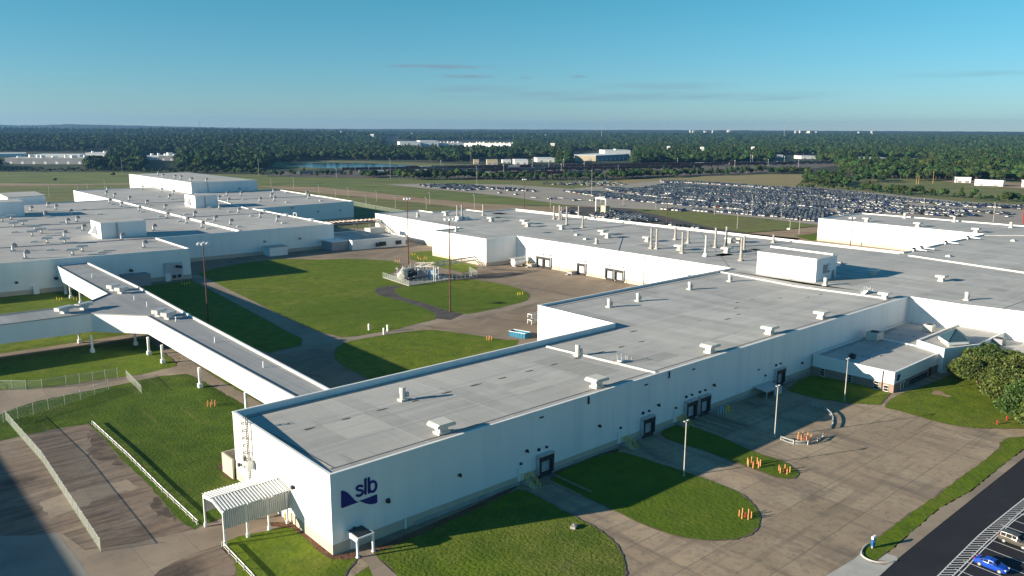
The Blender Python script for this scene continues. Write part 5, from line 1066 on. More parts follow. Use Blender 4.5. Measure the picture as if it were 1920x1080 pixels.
for (x, y, l) in ((692, 622, 'white marker post alone on the courtyard lawn edge'), (720, 630, 'lower white marker post on the courtyard path'), (727, 624, 'upper white marker post on the courtyard path')):
    q = P(x, y); b = MB(); b.lathe([(.28, 0), (.28, 1.5), (.2, 1.7), (.05, 1.75)], 8); put('marker_post', b.mesh('marker_post', COPE), None, (*q, G0), 0, l, 'marker post', 'white marker posts')
# dark ground utility box and sign on the strip lawn
q = P(1636, 1033); sg = thing('site_sign', 'small blue and white sign post on the narrow grass strip by the kerb', 'sign', (*q, 0))
b = MB(); b.box(q[0]-.35, q[0]+.35, q[1]-.12, q[1]+.12, G0+.35, G0+1.25); b.build('sign_board', mat('blue_sign', (.01, .12, .42), [(2, (.01, .10, .36), .4, .7, 1)], .4), sg)
b = MB(); b.box(q[0]-.37, q[0]+.37, q[1]-.14, q[1]+.14, G0+1.25, G0+1.62); b.build('sign_header', COPE, sg)
b = MB(); b.box(q[0]-.28, q[0]+.28, q[1]-.08, q[1]+.08, 0, G0+.35); b.build('post', GALV, sg)
b = MB(); b.box(q[0]-.2, q[0]+.2, q[1]-.14, q[1]-.12, G0+.75, G0+1.0); b.build('sign_mark', COPE, sg)
q = P(1076, 995); b = MB(); b.box(-.5, .5, -.35, .35, 0, .35); b.lathe([(.2, .35), (.12, .5)], 8); put('utility_cover', b.mesh('utility_cover', FOOT), None, (*q, G0), .4, 'small pale utility box on the front lawn by the dock lane', 'utility box')
q = P(1440, 748); sd_ = thing('yard_shelter', 'low green-grey lean-to shelter beside the farthest dock door', 'shelter', (94, -2, 0))
b = MB(); b.add([(93.4, -.1, 2.1), (99.2, -.1, 2.1), (99.2, -3.2, 1.7), (93.4, -3.2, 1.7), (93.4, -.1, 2.2), (99.2, -.1, 2.2), (99.2, -3.2, 1.8), (93.4, -3.2, 1.8)], [(0, 1, 2, 3), (7, 6, 5, 4), (0, 3, 7, 4), (3, 2, 6, 7), (2, 1, 5, 6)]); b.build('roof', GALV, sd_)
for xx in (93.6, 96.4, 99.0): b = MB(); b.box(xx-.08, xx+.08, -3.1, -2.95, 0, 1.75); b.build('post', GALV, sd_)
b = MB(); b.box(96.4, 99.1, -3.15, -3.1, .1, 1.7); b.build('side_panel', VENTW, sd_)
# ================================================================== CARS
CGLASS = mat('tinted_car_glass', (.012, .015, .022), [(3, (.02, .025, .035), .4, .7, 1)], .6, .06)
def car_mesh(kind='sedan'):
    if kind == 'sedan':
        L_, W_ = 4.6, 1.82; st = [(-2.3, .42, .82, .82, .70, .6), (-2.15, .22, .98, .98, .84, .7), (-1.7, .2, 1.02, 1.05, .89, .72), (-.95, .2, .96, 1.38, .91, .66), (-.2, .2, .93, 1.45, .91, .66), (.45, .2, .93, 1.38, .91, .66), (1.05, .2, .93, .98, .90, .72), (1.9, .22, .80, .84, .86, .68), (2.22, .3, .66, .68, .76, .6), (2.3, .4, .55, .56, .66, .5)]
        cabin = (2, 6)
    else:
        L_, W_ = 4.7, 1.9; st = [(-2.35, .5, .95, 1.0, .74, .62), (-2.25, .3, 1.05, 1.45, .86, .68), (-2.0, .28, 1.06, 1.68, .93, .72), (-1.2, .28, 1.05, 1.74, .95, .74), (-.3, .28, 1.03, 1.74, .95, .74), (.4, .28, 1.02, 1.65, .95, .72), (1.1, .28, 1.02, 1.08, .93, .76), (1.95, .3, .92, .97, .89, .72), (2.25, .38, .75, .78, .80, .64), (2.35, .5, .62, .63, .70, .5)]
        cabin = (1, 6)
    return st, cabin
def build_car(loc, rz, kind, paint, label):
    st, cab = car_mesh(kind); r = put('parked_car', None, None, loc, rz, label, 'car', scale=.80)
    def rg(s):
        x, zs, zb, zr, wb, wr = s; zm = zs+(zb-zs)*.45
        return [(x, -wb*.93, zs), (x, -wb, zm), (x, -wb*.97, zb), (x, -wr, zr-.03), (x, -wr*.8, zr+.02), (x, wr*.8, zr+.02), (x, wr, zr-.03), (x, wb*.97, zb), (x, wb, zm), (x, wb*.93, zs)]
    R_ = [rg(s) for s in st]; b = MB()
    for i in range(len(R_)-1):
        for j in range(9): b.face([R_[i][j], R_[i][j+1], R_[i+1][j+1], R_[i+1][j]])
        b.face([R_[i][9], R_[i][0], R_[i+1][0], R_[i+1][9]])
    b.face(R_[0]); b.face(list(reversed(R_[-1]))); me = b.mesh('body', paint); body = local('body', me, r)
    bmx = body.data; 
    # glass
    g_ = MB(); i0, i1 = cab
    def lerp(a, c, t): return tuple(a[k]+(c[k]-a[k])*t for k in range(3))
    for i in range(i0, i1):
        for (lo, hi, sg_) in ((2, 3, -1), (7, 6, 1)):
            A_, B_, C_, D_ = R_[i][lo], R_[i+1][lo], R_[i+1][hi], R_[i][hi]
            if abs(A_[2]-D_[2]) < .12 and abs(B_[2]-C_[2]) < .12: continue
            q = [lerp(lerp(A_, D_, .12), lerp(B_, C_, .12), .05), lerp(lerp(B_, C_, .12), lerp(A_, D_, .12), .05), lerp(lerp(B_, C_, .88), lerp(A_, D_, .88), .05), lerp(lerp(A_, D_, .88), lerp(B_, C_, .88), .05)]
            g_.face([(p[0], p[1]+sg_*.012, p[2]) for p in q])
    fr, re = (5, 6), ((2, 3) if kind == 'sedan' else (1, 2))
    for (a, c, dz) in ((fr[0], fr[1], 1), (re[0], re[1], -1)):
        q = [lerp(R_[a][4], R_[c][4], .08), lerp(R_[a][4], R_[c][4], .9), lerp(R_[a][5], R_[c][5], .9), lerp(R_[a][5], R_[c][5], .08)]
        g_.face([(p[0]+.01*dz, p[1]*1.08, p[2]+.016) for p in q])
    local('windows', g_.mesh('windows', CGLASS), r)
    for sx in (-1.38, 1.42):
        for sy in (-1, 1):
            w_ = MB(); yy = sy*(.80 if kind == 'sedan' else .84); w_.tube((sx, yy, .34), (sx, yy+sy*.13, .34), .34, 18); wo2 = local('wheel', w_.mesh('tyre', DARK), r)
            w_ = MB(); w_.tube((sx, yy+sy*.12, .34), (sx, yy+sy*.145, .34), .22, 14); local('rim', w_.mesh('rim', RIM), wo2)
    x, zs, zb, zr, wb, wr = st[-2]
    for sy in (-1, 1):
        h = MB(); h.box(1.98, 2.24, sy*.62-.14, sy*.62+.14, .62, .78); local('headlight', h.mesh('headlight', LENS), r)
        h = MB(); h.box(-2.33, -2.12, sy*.66-.14, sy*.66+.14, .78, .98 if kind == 'sedan' else 1.2); local('tail_light', h.mesh('tail_light', TLAMP), r)
        h = MB(); h.box(.85, 1.0, sy*.95-.1, sy*.95+.1, .95, 1.08); local('mirror', h.mesh('mirror', paint), r)
    return r
hdg = math.atan2(hd[1], hd[0])
c1 = np.array(P(1858, 1071)); c2 = np.array(P(1903, 1026.5))
build_car((*c1, G0+.01), hdg, 'sedan', BLUEP, 'bright blue sedan parked in the marked stall at lower right')
build_car((*c2, G0+.01), hdg, 'suv', TAUPE, 'taupe estate car parked further up the marked stalls at right edge')
# distant parked cars: one small mesh per colour
def far_car(paint):
    b = MB(); b.m = 0
    b.add([(-2.25, -.88, .3), (2.25, -.88, .3), (2.25, .88, .3), (-2.25, .88, .3), (-2.3, -.88, .9), (2.2, -.85, .75), (2.2, .85, .75), (-2.3, .88, .9)], [(0, 1, 5, 4), (1, 2, 6, 5), (2, 3, 7, 6), (3, 0, 4, 7), (4, 5, 6, 7)])
    b.add([(-1.4, -.62, 1.45), (.5, -.62, 1.45), (.5, .62, 1.45), (-1.4, .62, 1.45)], [(0, 1, 2, 3)]); b.m = 1
    b.add([(-1.9, -.84, .9), (1.1, -.84, .86), (1.1, .84, .86), (-1.9, .84, .9), (-1.4, -.62, 1.44), (.5, -.62, 1.44), (.5, .62, 1.44), (-1.4, .62, 1.44)], [(0, 1, 5, 4), (1, 2, 6, 5), (2, 3, 7, 6), (3, 0, 4, 7)]); b.m = 2
    b.box(-1.6, -1.1, -.9, .9, 0, .6); b.box(1.1, 1.6, -.9, .9, 0, .6)
    return b
CB = far_car(None); FG = mat('far_car_glass', (.015, .018, .025), [(1, (.02, .024, .03), .4, .7, 1)], .45, .3)
FCM = [CB.mesh('parked_car', [m_, FG, DARK]) for m_ in CARW]
def inpoly(x, y, poly):
    c = False; n = len(poly)
    for i in range(n):
        x0, y0 = poly[i]; x1, y1 = poly[(i+1) % n]
        if (y0 > y) != (y1 > y) and x < (x1-x0)*(y-y0)/(y1-y0)+x0: c = not c
    return c
cars = []
def fill(px, rowdir, stackdir, pitch, length, keep=.95, aisles=(), w=None):
    poly = [P(*q) for q in px]; xs = [p[0] for p in poly]; ys = [p[1] for p in poly]; a_ = np.array([math.cos(rowdir), math.sin(rowdir)]); s_ = np.array([math.cos(stackdir), math.sin(stackdir)])
    o = np.array([min(xs), min(ys)]); D = math.hypot(max(xs)-min(xs), max(ys)-min(ys)); ni = int(D/pitch)+80; nj = int(D/length)+80
    for j in range(-nj//2, nj):
        if j % 9 in aisles: continue
        sh = random.uniform(-.8, .8)
        for i in range(-ni, ni):
            p = o+a_*(i*pitch)+s_*(j*length)
            if inpoly(p[0], p[1], poly) and random.random() < keep: cars.append((p[0]+random.uniform(-.12, .12), p[1]+random.uniform(-.15, .15)+0*sh, stackdir+(math.pi if random.random() < .5 else 0)+random.uniform(-.02, .02)))
fill([(1053, 359), (1130, 361), (1200, 370), (1300, 379), (1390, 386), (1540, 392), (1560, 400), (1540, 419), (1440, 407), (1390, 394), (1300, 388), (1200, 379), (1120, 370)], math.pi/2, math.radians(27), 2.7, 5.4, .97, ())
fill([(1130, 352.5), (1200, 354), (1260, 344), (1300, 347), (1440, 356), (1540, 372), (1600, 392), (1540, 391), (1390, 384.5), (1300, 377), (1200, 367.5), (1145, 358)], math.pi/2, math.radians(27), 2.7, 5.4, .95, (4,))
fill([(1238, 339.5), (1300, 341), (1440, 350.5), (1530, 354), (1640, 365), (1700, 374), (1690, 384), (1600, 377), (1540, 370), (1440, 354.5), (1330, 346), (1240, 342.5)], math.pi/2, math.radians(27), 2.8, 5.6, .93, (6,))
fill([(1560, 373), (1690, 385), (1800, 394), (1905, 400), (1890, 404), (1800, 399), (1850, 408), (1780, 407), (1700, 402), (1600, 400), (1570, 412)], math.pi/2, math.radians(30), 3.0, 5.8, .78, (3, 7))
fill([(1690, 373), (1800, 382), (1925, 388), (2050, 398), (2050, 404), (1920, 394), (1800, 389), (1690, 379)], math.pi/2, math.radians(30), 3.0, 5.8, .85, (2,))
fill([(1240, 392), (1290, 395), (1290, 397.5), (1240, 395)], math.pi/2, .3, 3, 5.6, .9); fill([(1297, 394), (1335, 396), (1335, 399.5), (1297, 397.5)], math.pi/2, .3, 3, 5.6, .9); fill([(1345, 396), (1400, 399), (1440, 405), (1440, 408), (1345, 400)], math.pi/2, .3, 3, 5.6, .9)
fill([(780, 348), (850, 346.5), (905, 350), (905, 356), (870, 358.5), (820, 354)], math.pi/2, math.radians(60), 3.3, 6.2, .72)
fill([(900, 351.5), (960, 354), (1003, 357), (1003, 360.5), (950, 358), (900, 355)], math.pi/2, .3, 3.4, 8, .7); fill([(925, 361), (965, 364), (990, 367), (985, 369), (930, 364)], math.pi/2, .3, 4, 7, .6)
for x, y in ((1001, 372), (1030, 374), (1038, 374), (1053, 373), (1073, 376), (1077, 377), (1086, 376), (1109, 377), (1112, 377), (1135, 340), (1240, 339)): q = P(x, y); cars.append((*q, random.choice((.3, 1.9))))
fill([(1015, 343), (1060, 343), (1100, 341), (1150, 343), (1175, 345), (1170, 348), (1110, 349), (1060, 348), (1020, 346.5)], math.pi/2, .8, 4.0, 8.0, .5)
fill([(1102, 404), (1140, 401), (1210, 408), (1236, 416), (1200, 417), (1150, 413), (1110, 408)], math.pi/2, math.radians(30), 2.9, 5.6, .9)
fill([(1245, 421), (1300, 426), (1312, 430), (1300, 431), (1250, 425)], math.pi/2, .3, 3, 5.6, .85); fill([(1118, 393), (1140, 394), (1158, 397), (1155, 399), (1120, 396)], math.pi/2, .3, 3.2, 5.6, .9)
fill([(1050, 397), (1080, 398), (1088, 401), (1060, 402)], math.pi/2, .3, 3.2, 5.6, .8); fill([(1885, 405), (1915, 404), (1918, 412), (1885, 409)], math.pi/2, .3, 4.5, 9, .5)
cars.sort(key=lambda c: (c[0]-CAM[0])**2+(c[1]-CAM[1])**2)
wt = [.33, .30, .14, .10, .10, .01, .02]
LBL = [('white', 'white car parked in the close rows of the distant storage lot'), ('silver', 'silver car parked in the close rows of the distant storage lot'), ('blue', 'dark blue car parked in the close rows of the distant storage lot'), ('black', 'black car parked in the close rows of the distant storage lot'), ('grey', 'grey car parked in the close rows of the distant storage lot'), ('red', 'red car parked in the close rows of the distant storage lot'), ('teal', 'teal car parked in the close rows of the distant storage lot')]
rest = MB(); base_v = CB.v; mi_map = {}
idx = rng.choice(7, len(cars), p=np.array(wt)/sum(wt)); last = 0
for n_, (x, y, a_) in enumerate(cars):
    if random.random() < .35: idx[n_] = last                 # cars of a colour stand together
    k = int(idx[n_]); last = k
    if n_ < 290: put('parked_car', FCM[k], None, (x, y, Z+.2), a_, LBL[k][1], 'car', '%s cars in the distant storage lot' % LBL[k][0])
    else:
        c, s_ = math.cos(a_), math.sin(a_); o = len(rest.v); rest.v += [(x+c*v[0]-s_*v[1], y+s_*v[0]+c*v[1], v[2]+Z+.2) for v in base_v]
        for f, m_ in zip(CB.f, CB.mi): rest.f.append(tuple(o+i for i in f)); rest.mi.append(k if m_ == 0 else 7+(m_-1))
rest.build('stored_cars', CARW+[FG, DARK], kind='stuff', label='mass of cars stored in rows on the far lot', cat='cars')
# ================================================================== BACKGROUND THINGS
poles = [(508.7, 350, 335), (550.7, 354, 332), (598, 364, 346), (629.5, 370, 354), (653, 370, 352), (686.5, 386, 364), (706, 377.5, 357.5), (741.5, 391, 369), (799.5, 392, 370), (806, 384, 361), (889.5, 392.5, 365), (485.5, 330, 300), (732, 335, 297), (894, 351, 312), (883, 306, 277), (1032, 392, 370), (1109, 370, 320), (1126, 382, 365), (1168, 387, 367), (1229.5, 392, 367), (1339.5, 404, 387), (1382, 430, 400), (1409, 405, 365), (1159, 327, 310), (1464.5, 412, 392), (1498, 440, 405), (1481, 429, 412), (1732, 392, 372), (1862, 417, 380), (93, 370, 345), (146, 355, 347), (164, 355, 342), (197, 355, 337), (229.5, 327, 295), (631, 334, 316), (1400, 326, 309), (1240, 330, 316)]
for (x, y, yt) in poles:
    h = HT(x, y, x, yt); q = P(x, y); b = MB(); r_p = .14 if h < 25 else .2; b.tube((0, 0, 0), (0, 0, h), r_p, 6, r_p*.7); b.box(-.9, .9, -.25, .25, h-.25, h+.1)
    put('utility_pole', b.mesh('utility_pole', POLEW), None, (*q, 0), 0, 'thin pale pole standing in the fields or lots behind the halls', 'pole', 'pale poles behind the halls')
for (x, y, yt) in ((1718, 346, 325), (1722, 346, 330), (1749, 344, 322), (1789, 337, 318)):
    h = HT(x, y, x, yt); q = P(x, y); b = MB(); b.tube((0, 0, 0), (0, 0, h), .28, 6, .2); b.box(-.9, .9, -.3, .3, h-.3, h+.3); put('yellow_pole', b.mesh('yellow_pole', OCHRE), None, (*q, 0), 0, 'ochre floodlight pole on the green slope near the trailers', 'pole', 'ochre floodlight poles')
q = P(1917, 420); b = MB(); b.tube((0, 0, 0), (0, 0, 13), .3, 6); put('red_pole', b.mesh('red_pole', RED), None, (*q, 0), 0, 'red pole at the right edge of the storage lot', 'pole')
q = P(1140, 399); gt = thing('gate_canopy', 'white gate canopy frame over the entrance of the asphalt lot', 'canopy', (*q, 0)); pa, pb2 = P(1117, 397), P(1135, 399)
b = MB(); b.tube((*pa, 9), (*pb2, 9), .7, 4); b.build('canopy_beam', COPE, gt)
for p in (pa, pb2): b = MB(); b.tube((*p, 0), (*p, 9), .35, 5); b.build('post', COPE, gt)
b = MB(); p = P(1134.5, 400); b.box(p[0]-2, p[0]+2, p[1]-2, p[1]+2, 0, 5); b.build('booth', BEIGE, gt)
def far_bldg(x0, x1, yb, ytop, label, m=WHITE, roof=ROOF2, depth=None, cat='building', name='warehouse', x2=None, yb2=None, n_bumps=0, z0=0):
    a = np.array(P(x0, yb)); c = np.array(P(x1, yb2 or yb)); h = HT(x0, yb, x0, ytop); L_ = np.linalg.norm(c-a); d = (c-a)/L_; n = np.array([-d[1], d[0]])
    if n@(a-CAM[:2]) < 0: n = -n
    D = depth or L_*.5; o = [a, c, c+n*D, a+n*D]; r = thing(name, label, cat, (a[0], a[1], 0)); b = MB(); b.prism(winding([tuple(p) for p in o]), 0, h); b.build('wall', m, r)
    b = MB(); oo = inset(winding([tuple(p) for p in o]), -.3); b.prism(oo, h, h+.6); b.build('roof', roof, r)
    b = MB()
    for k in range(max(2, int(L_/14))):
        t = (k+.5)/max(2, int(L_/14)); p = a+d*L_*t-n*.06; e = d*1.8
        b.add([(*(p-e), .1), (*(p+e), .1), (*(p+e), h*.45), (*(p-e), h*.45)], [(0, 1, 2, 3)])
    b.build('dock_door', GREYP if m is not GREYP else COPE, r)
    for k in range(n_bumps): t = (k+.5)/n_bumps; p = a+d*L_*t+n*D*random.uniform(.15, .6); b = MB(); s_ = random.uniform(1.5, 4); b.box(p[0]-s_, p[0]+s_, p[1]-s_, p[1]+s_, h+.5, h+random.uniform(2, 4.5)); b.build('roof_unit', COPE, r)
    return r
CLEAR = []
far_bldg(10, 160, 308, 297, 'long grey warehouse with pale roof among trees at far left', GREYP, HVACM, 60, n_bumps=8); CLEAR.append((-5, 165, 292, 322))  # grey wall, darkened further to paint in the shade on this side
far_bldg(-40, 48, 298, 289, 'white warehouse roof behind the grey one at the left edge', WHITE, COPE, 60, yb2=297); CLEAR.append((-60, 60, 290, 312))
far_bldg(58, 150, 297, 290.5, 'second white shed behind the long grey warehouse', WHITE, COPE, 50); CLEAR.append((50, 155, 290, 312))
far_bldg(161, 202, 298.5, 287, 'white shed right of the long grey warehouse', WHITE, COPE, 40, n_bumps=2); CLEAR.append((158, 208, 288, 312))
far_bldg(272, 298, 301.5, 292.5, 'small white building left part among left-hand trees', WHITE, COPE, 40, n_bumps=2); CLEAR.append((268, 335, 292, 322))
far_bldg(299, 329, 302, 292, 'small blue-shaded building right part among left-hand trees', GREYP, COPE, 40, n_bumps=3)  # shaded half of the white building: shade put into the grey wall colour
far_bldg(750, 788, 275, 266.5, 'left wing of the long white plant across the woods', WHITE, WHITE, 120); far_bldg(788, 822, 274, 264.5, 'taller middle block of the long white plant', WHITE, WHITE, 120); far_bldg(824, 870, 273, 268, 'central wing of the long white plant across the woods', WHITE, BEIGE, 150, n_bumps=8)
far_bldg(870, 958, 275, 268.5, 'right wing of the long white plant with roof units', WHITE, BEIGE, 150, n_bumps=12, yb2=276); far_bldg(724, 748, 263, 258, 'small white shed above the long white plant', WHITE, WHITE, 90)
CLEAR += [(720, 964, 266, 284), (723, 749, 261, 266)]
q = P(772, 262); b = MB(); b.lathe([(14, 0), (14, 14), (22, 20), (22, 30), (14, 40), (2, 43)], 16); put('water_tower', b.mesh('water_tower', COPE), None, (*q, 0), 0, 'white domed water tower behind the white plant', 'water tower', scale=.8)
far_bldg(1077, 1117, 302, 291.5, 'tan front half of the warehouse among centre trees', BEIGE, COPE, 60, yb2=302.5); far_bldg(1117, 1180, 302.5, 292, 'grey flank of the tan warehouse among centre trees', GREYP, COPE, 60, yb2=299); far_bldg(1134, 1182, 292, 282, 'white upper block behind the tan warehouse', WHITE, COPE, 50, n_bumps=1); CLEAR += [(1070, 1188, 284, 318)]
far_bldg(965, 990, 309, 300, 'low white shed left of the tan warehouse', WHITE, COPE, 30); far_bldg(1007, 1040, 304, 297, 'pale shed between the trees left of the tan warehouse', WHITE, COPE, 40); far_bldg(888, 898, 308, 300, 'small beige hut by the pond end', BEIGE, BEIGE, 12); far_bldg(913, 933, 309, 300, 'wider beige hut right of the small one by the pond', BEIGE, BEIGE, 16); far_bldg(942, 958, 306, 300, 'pale low hut behind the rail line trees', WHITE, COPE, 16)
CLEAR += [(960, 1045, 297, 316), (884, 962, 299, 314)]
far_bldg(1450, 1468, 296, 291, 'small white shed left in the right-hand woods', WHITE, COPE, 30); far_bldg(1502, 1530, 298, 293, 'white shed in the woods above the far rail end', WHITE, COPE, 30); CLEAR += [(1445, 1535, 291, 305)]
far_bldg(1605, 1662, 303, 296.5, 'pale curved roof building in the right-hand woods', WHITE, WHITE, 60); far_bldg(1693, 1740, 304, 299, 'long pale roof right of the curved roof building', BEIGE, COPE, 40); CLEAR += [(1600, 1745, 297, 313)]
far_bldg(1792, 1820, 343, 333, 'white box trailer left of the pair on the slope', COPE, COPE, 5, cat='trailer', name='box_trailer', yb2=343.5); far_bldg(1827, 1880, 347.5, 337.5, 'long white box trailer right of the pair on the slope', COPE, COPE, 6, cat='trailer', name='box_trailer', yb2=350); far_bldg(1915, 1950, 351, 338.5, 'white box trailer cut by the right edge', COPE, COPE, 6, cat='trailer', name='box_trailer', yb2=353)
sheet('gravel_slope', [(1760, 340), (1800, 344), (1880, 352), (1960, 358), (2000, 350), (1900, 343), (1800, 338)], Z+.3, DIRT)
for i, (x, y, w_) in enumerate(((509, 255, 4), (565, 254, 2), (620, 254, 3), (676, 259, 3), (698, 265, 6), (1214, 255, 4), (1150, 257, 3), (1253, 289, 5), (1316, 291, 6), (1411, 290, 5), (1852, 254, 4), (1036, 281, 8), (1022, 262, 3), (640, 262, 3))):
    q = P(x, y); d = math.hypot(q[0]-CAM[0], q[1]-CAM[1]); ww = w_*d/F/2; zb = ground_h(*q); b = MB(); b.prism([(-ww, -ww*.6), (ww, -ww*.6), (ww, ww*.6), (-ww, ww*.6)], -2, 15); b.add([(-ww*1.05, -ww*.65, 15), (ww*1.05, -ww*.65, 15), (ww*1.05, ww*.65, 15), (-ww*1.05, ww*.65, 15), (-ww, 0, 18), (ww, 0, 18)], [(0, 1, 5, 4), (2, 3, 4, 5), (1, 2, 5), (3, 0, 4)])
    put('distant_building', b.mesh('distant_building', COPE), None, (q[0], q[1], zb), YAW+1.57, 'tiny white building showing among the distant woods', 'building', 'white buildings in the woods'); CLEAR.append((x-w_*.7, x+w_*.7, y-1, y+4))
# skyline and towers far off
def skyline(x, w_, hpx, label):
    d = 6300.; v = ray(x, 245); v = v/math.hypot(v[0], v[1]); q = CAM[:2]+v[:2]*d; s_ = d/F; b = MB(); h = H-4+hpx*s_*.6; b.box(-w_*s_/2, w_*s_/2, -w_*s_/3, w_*s_/3, 0, h*.8); b.box(-w_*s_/3, w_*s_/3, -w_*s_/4, w_*s_/4, h*.8, h)
    put('tower_block', b.mesh('tower_block', HVACM), None, (*q, 0), random.random(), label, 'tower block', 'white blocks on the horizon')
for x, w_, h in ((1294, 4, 3), (1300, 6, 2), (1322, 8, 1.5), (1336, 4, 4), (1365, 6, 4), (1368, 3, 6), (1492, 5, 3), (1500, 4, 4), (1517, 10, 2.5), (1530, 5, 1.5), (1634, 5, 3), (1610, 6, 1)): skyline(x, w_, h, 'tiny white block on the skyline right of centre')
for (x, yb, yt, lab) in ((374.5, 252, 231, 'lattice radio mast above the left-hand woods'), (1128, 250, 227, 'thin radio mast on the horizon near centre'), (1471, 250, 234, 'thin radio mast on the horizon right of centre')):
    d = 4200.; v = ray(x, 245); v = v/math.hypot(v[0], v[1]); q = CAM[:2]+v[:2]*d; h = H+(246-yt)*d/F; b = MB(); b.tube((0, 0, 0), (0, 0, h), 1.1, 4, .6)
    for k in range(6): b.box(-2.4, 2.4, -.4, .4, h*(.3+.12*k), h*(.3+.12*k)+1)
    put('radio_mast', b.mesh('radio_mast', GREYS), None, (*q, 0), 0, lab, 'radio mast')
# railway wagons
def wagon(kind):
    b = MB(); 
    if kind == 0:
        b.box(-8, 8, -1.5, 1.5, 1.2, 4.6)
        for k in range(11): b.box(-7.9+1.55*k, -7.75+1.55*k, -1.58, 1.58, 1.2, 4.5)
    elif kind == 1:
        b.add([(-8, -1.5, 1.9), (8, -1.5, 1.9), (8, 1.5, 1.9), (-8, 1.5, 1.9), (-8, -1.5, 4.5), (8, -1.5, 4.5), (8, 1.5, 4.5), (-8, 1.5, 4.5)], [(0, 1, 5, 4), (1, 2, 6, 5), (2, 3, 7, 6), (3, 0, 4, 7), (4, 5, 6, 7)])
        for k in range(4): b.add([(-7.5+4*k, -1.4, 1.9), (-4.5+4*k, -1.4, 1.9), (-4.5+4*k, 1.4, 1.9), (-7.5+4*k, 1.4, 1.9), (-6+4*k, 0, .8)], [(0, 1, 4), (1, 2, 4), (2, 3, 4), (3, 0, 4)])
        b.box(-7.8, 7.8, -.5, .5, 4.5, 4.75)
    else:
        b.tube((-8, 0, 2.9), (8, 0, 2.9), 1.5, 12); b.box(-8.2, 8.2, -1.1, 1.1, 1.1, 1.5)
    b.m = 1
    for sx in (-6.2, 6.2):
        for k in (-.9, .9): b.tube((sx+k, -1.1, .5), (sx+k, 1.1, .5), .48, 8)
        b.box(sx-1.4, sx+1.4, -1, 1, .6, 1.1)
    return b
WG = [wagon(0).mesh('rail_wagon', [BROWNC, DARK]), wagon(1).mesh('rail_wagon', [GREYC, DARK]), wagon(2).mesh('rail_wagon', [VENTW, DARK]), wagon(1).mesh('rail_wagon', [BROWNC, DARK])]
rows = [((700, 327), (1190, 318)), ((560, 329), (1330, 316)), ((640, 322), (1500, 309)), ((760, 318.5), (1600, 306.5)), ((900, 331), (1140, 327))]
for ri, (a_, c_) in enumerate(rows):
    p = np.array(P(*a_)); q = np.array(P(*c_)); L_ = np.linalg.norm(q-p); d = (q-p)/L_; n = int(L_/17.2); kind = ri % 4
    for k in range(n):
        if random.random() < .25 or kind == 2: kind = random.choice((0, 1, 1, 3, 3, 0, 2))
        if random.random() < .06: continue
        c = p+d*(k+.5)*17.2; nm = ('brown box wagon', 'grey hopper wagon', 'white tank wagon', 'brown hopper wagon')[kind]
        put('rail_wagon', WG[kind], None, (*c, Z+.5), math.atan2(d[1], d[0]), nm+' standing in the long rows of the rail yard', 'rail wagon', nm+'s in the rail yard')
for i in range(16):
    x = random.uniform(700, 1560); yb = 330-(x-700)*.020; q = P(x, yb-random.uniform(0, 10)); b = MB(); h = 9+random.random()*5; b.tube((0, 0, 0), (0, 0, h), .10, 5); b.box(-.6, .6, -.4, .4, h-.1, h+.5)
    put('yard_lamp', b.mesh('yard_lamp', COPE), None, (*q, 0), 0, 'small white-headed lamp standing among the rail wagons', 'lamp post', 'lamps in the rail yard')
# ================================================================== TREES
def far_tree(seed, conical=False):
    r = np.random.default_rng(seed); b = MB(); b.m = 1; b.tube((0, 0, 0), (0, 0, 5), .35, 5, .2); b.m = 0
    lobes = []
    if conical:
        for k in range(6): t = k/5; lobes.append((r.normal(0, .35), r.normal(0, .35), 4+8.5*t, 2.7*(1-t)+.7, 1.3))
    else:
        lobes.append((0, 0, 7.6, 3.6, 3.2))
        for k in range(7): a_ = 2*math.pi*k/7+r.uniform(-.4, .4); rad = r.uniform(1.8, 3.1); lobes.append((rad*math.cos(a_), rad*math.sin(a_), r.uniform(4.6, 9.6), r.uniform(1.5, 2.5), r.uniform(1.3, 2.2)))
    for (x, y, z, rr, rz) in lobes:
        n = 5; m_ = 8; vs = []
        for i in range(n+1):
            th = math.pi*i/n
            for j in range(m_):
                ph = 2*math.pi*j/m_; k = 1+r.uniform(-.28, .22); vs.append((x+rr*k*math.sin(th)*math.cos(ph), y+rr*k*math.sin(th)*math.sin(ph), z+rz*k*math.cos(th)))
        b.add(vs, [(i*m_+j, i*m_+(j+1) % m_, (i+1)*m_+(j+1) % m_, (i+1)*m_+j) for i in range(n) for j in range(m_)])
        for k in range(26):
            th = math.acos(r.uniform(-.6, 1)); ph = r.uniform(0, 6.28); c = np.array([x+rr*1.05*math.sin(th)*math.cos(ph), y+rr*1.05*math.sin(th)*math.sin(ph), z+rz*1.05*math.cos(th)])
            u = r.normal(size=3); u /= np.linalg.norm(u); w_ = np.cross(u, r.normal(size=3)); w_ /= np.linalg.norm(w_); s_ = r.uniform(.35, .75)
            b.face([c+u*s_, c+w_*s_, c-u*s_, c-w_*s_])
    return b.mesh('woodland_tree', [LEAF, BARK])
TM = [far_tree(1), far_tree(2), far_tree(3), far_tree(4, True), far_tree(5)]
trees_n = 0; protos = []
SPECS = []
def tree(*a, **k): SPECS.append((a, k))
def tree_now(x, y, s, label, group, k=None, name='tree', squash=.85):
    global trees_n
    k = random.randrange(5) if k is None else k; q = P(x, y)
    o = put(name, TM[k], None, (*q, 0), random.uniform(0, 6.28), label, 'tree' if name == 'tree' else 'bush', group, scale=(s*1.15, s*1.15, s*squash)); trees_n += 1
    if len([p for p in protos if p.data == TM[k]]) == 0: protos.append(o)
    return o
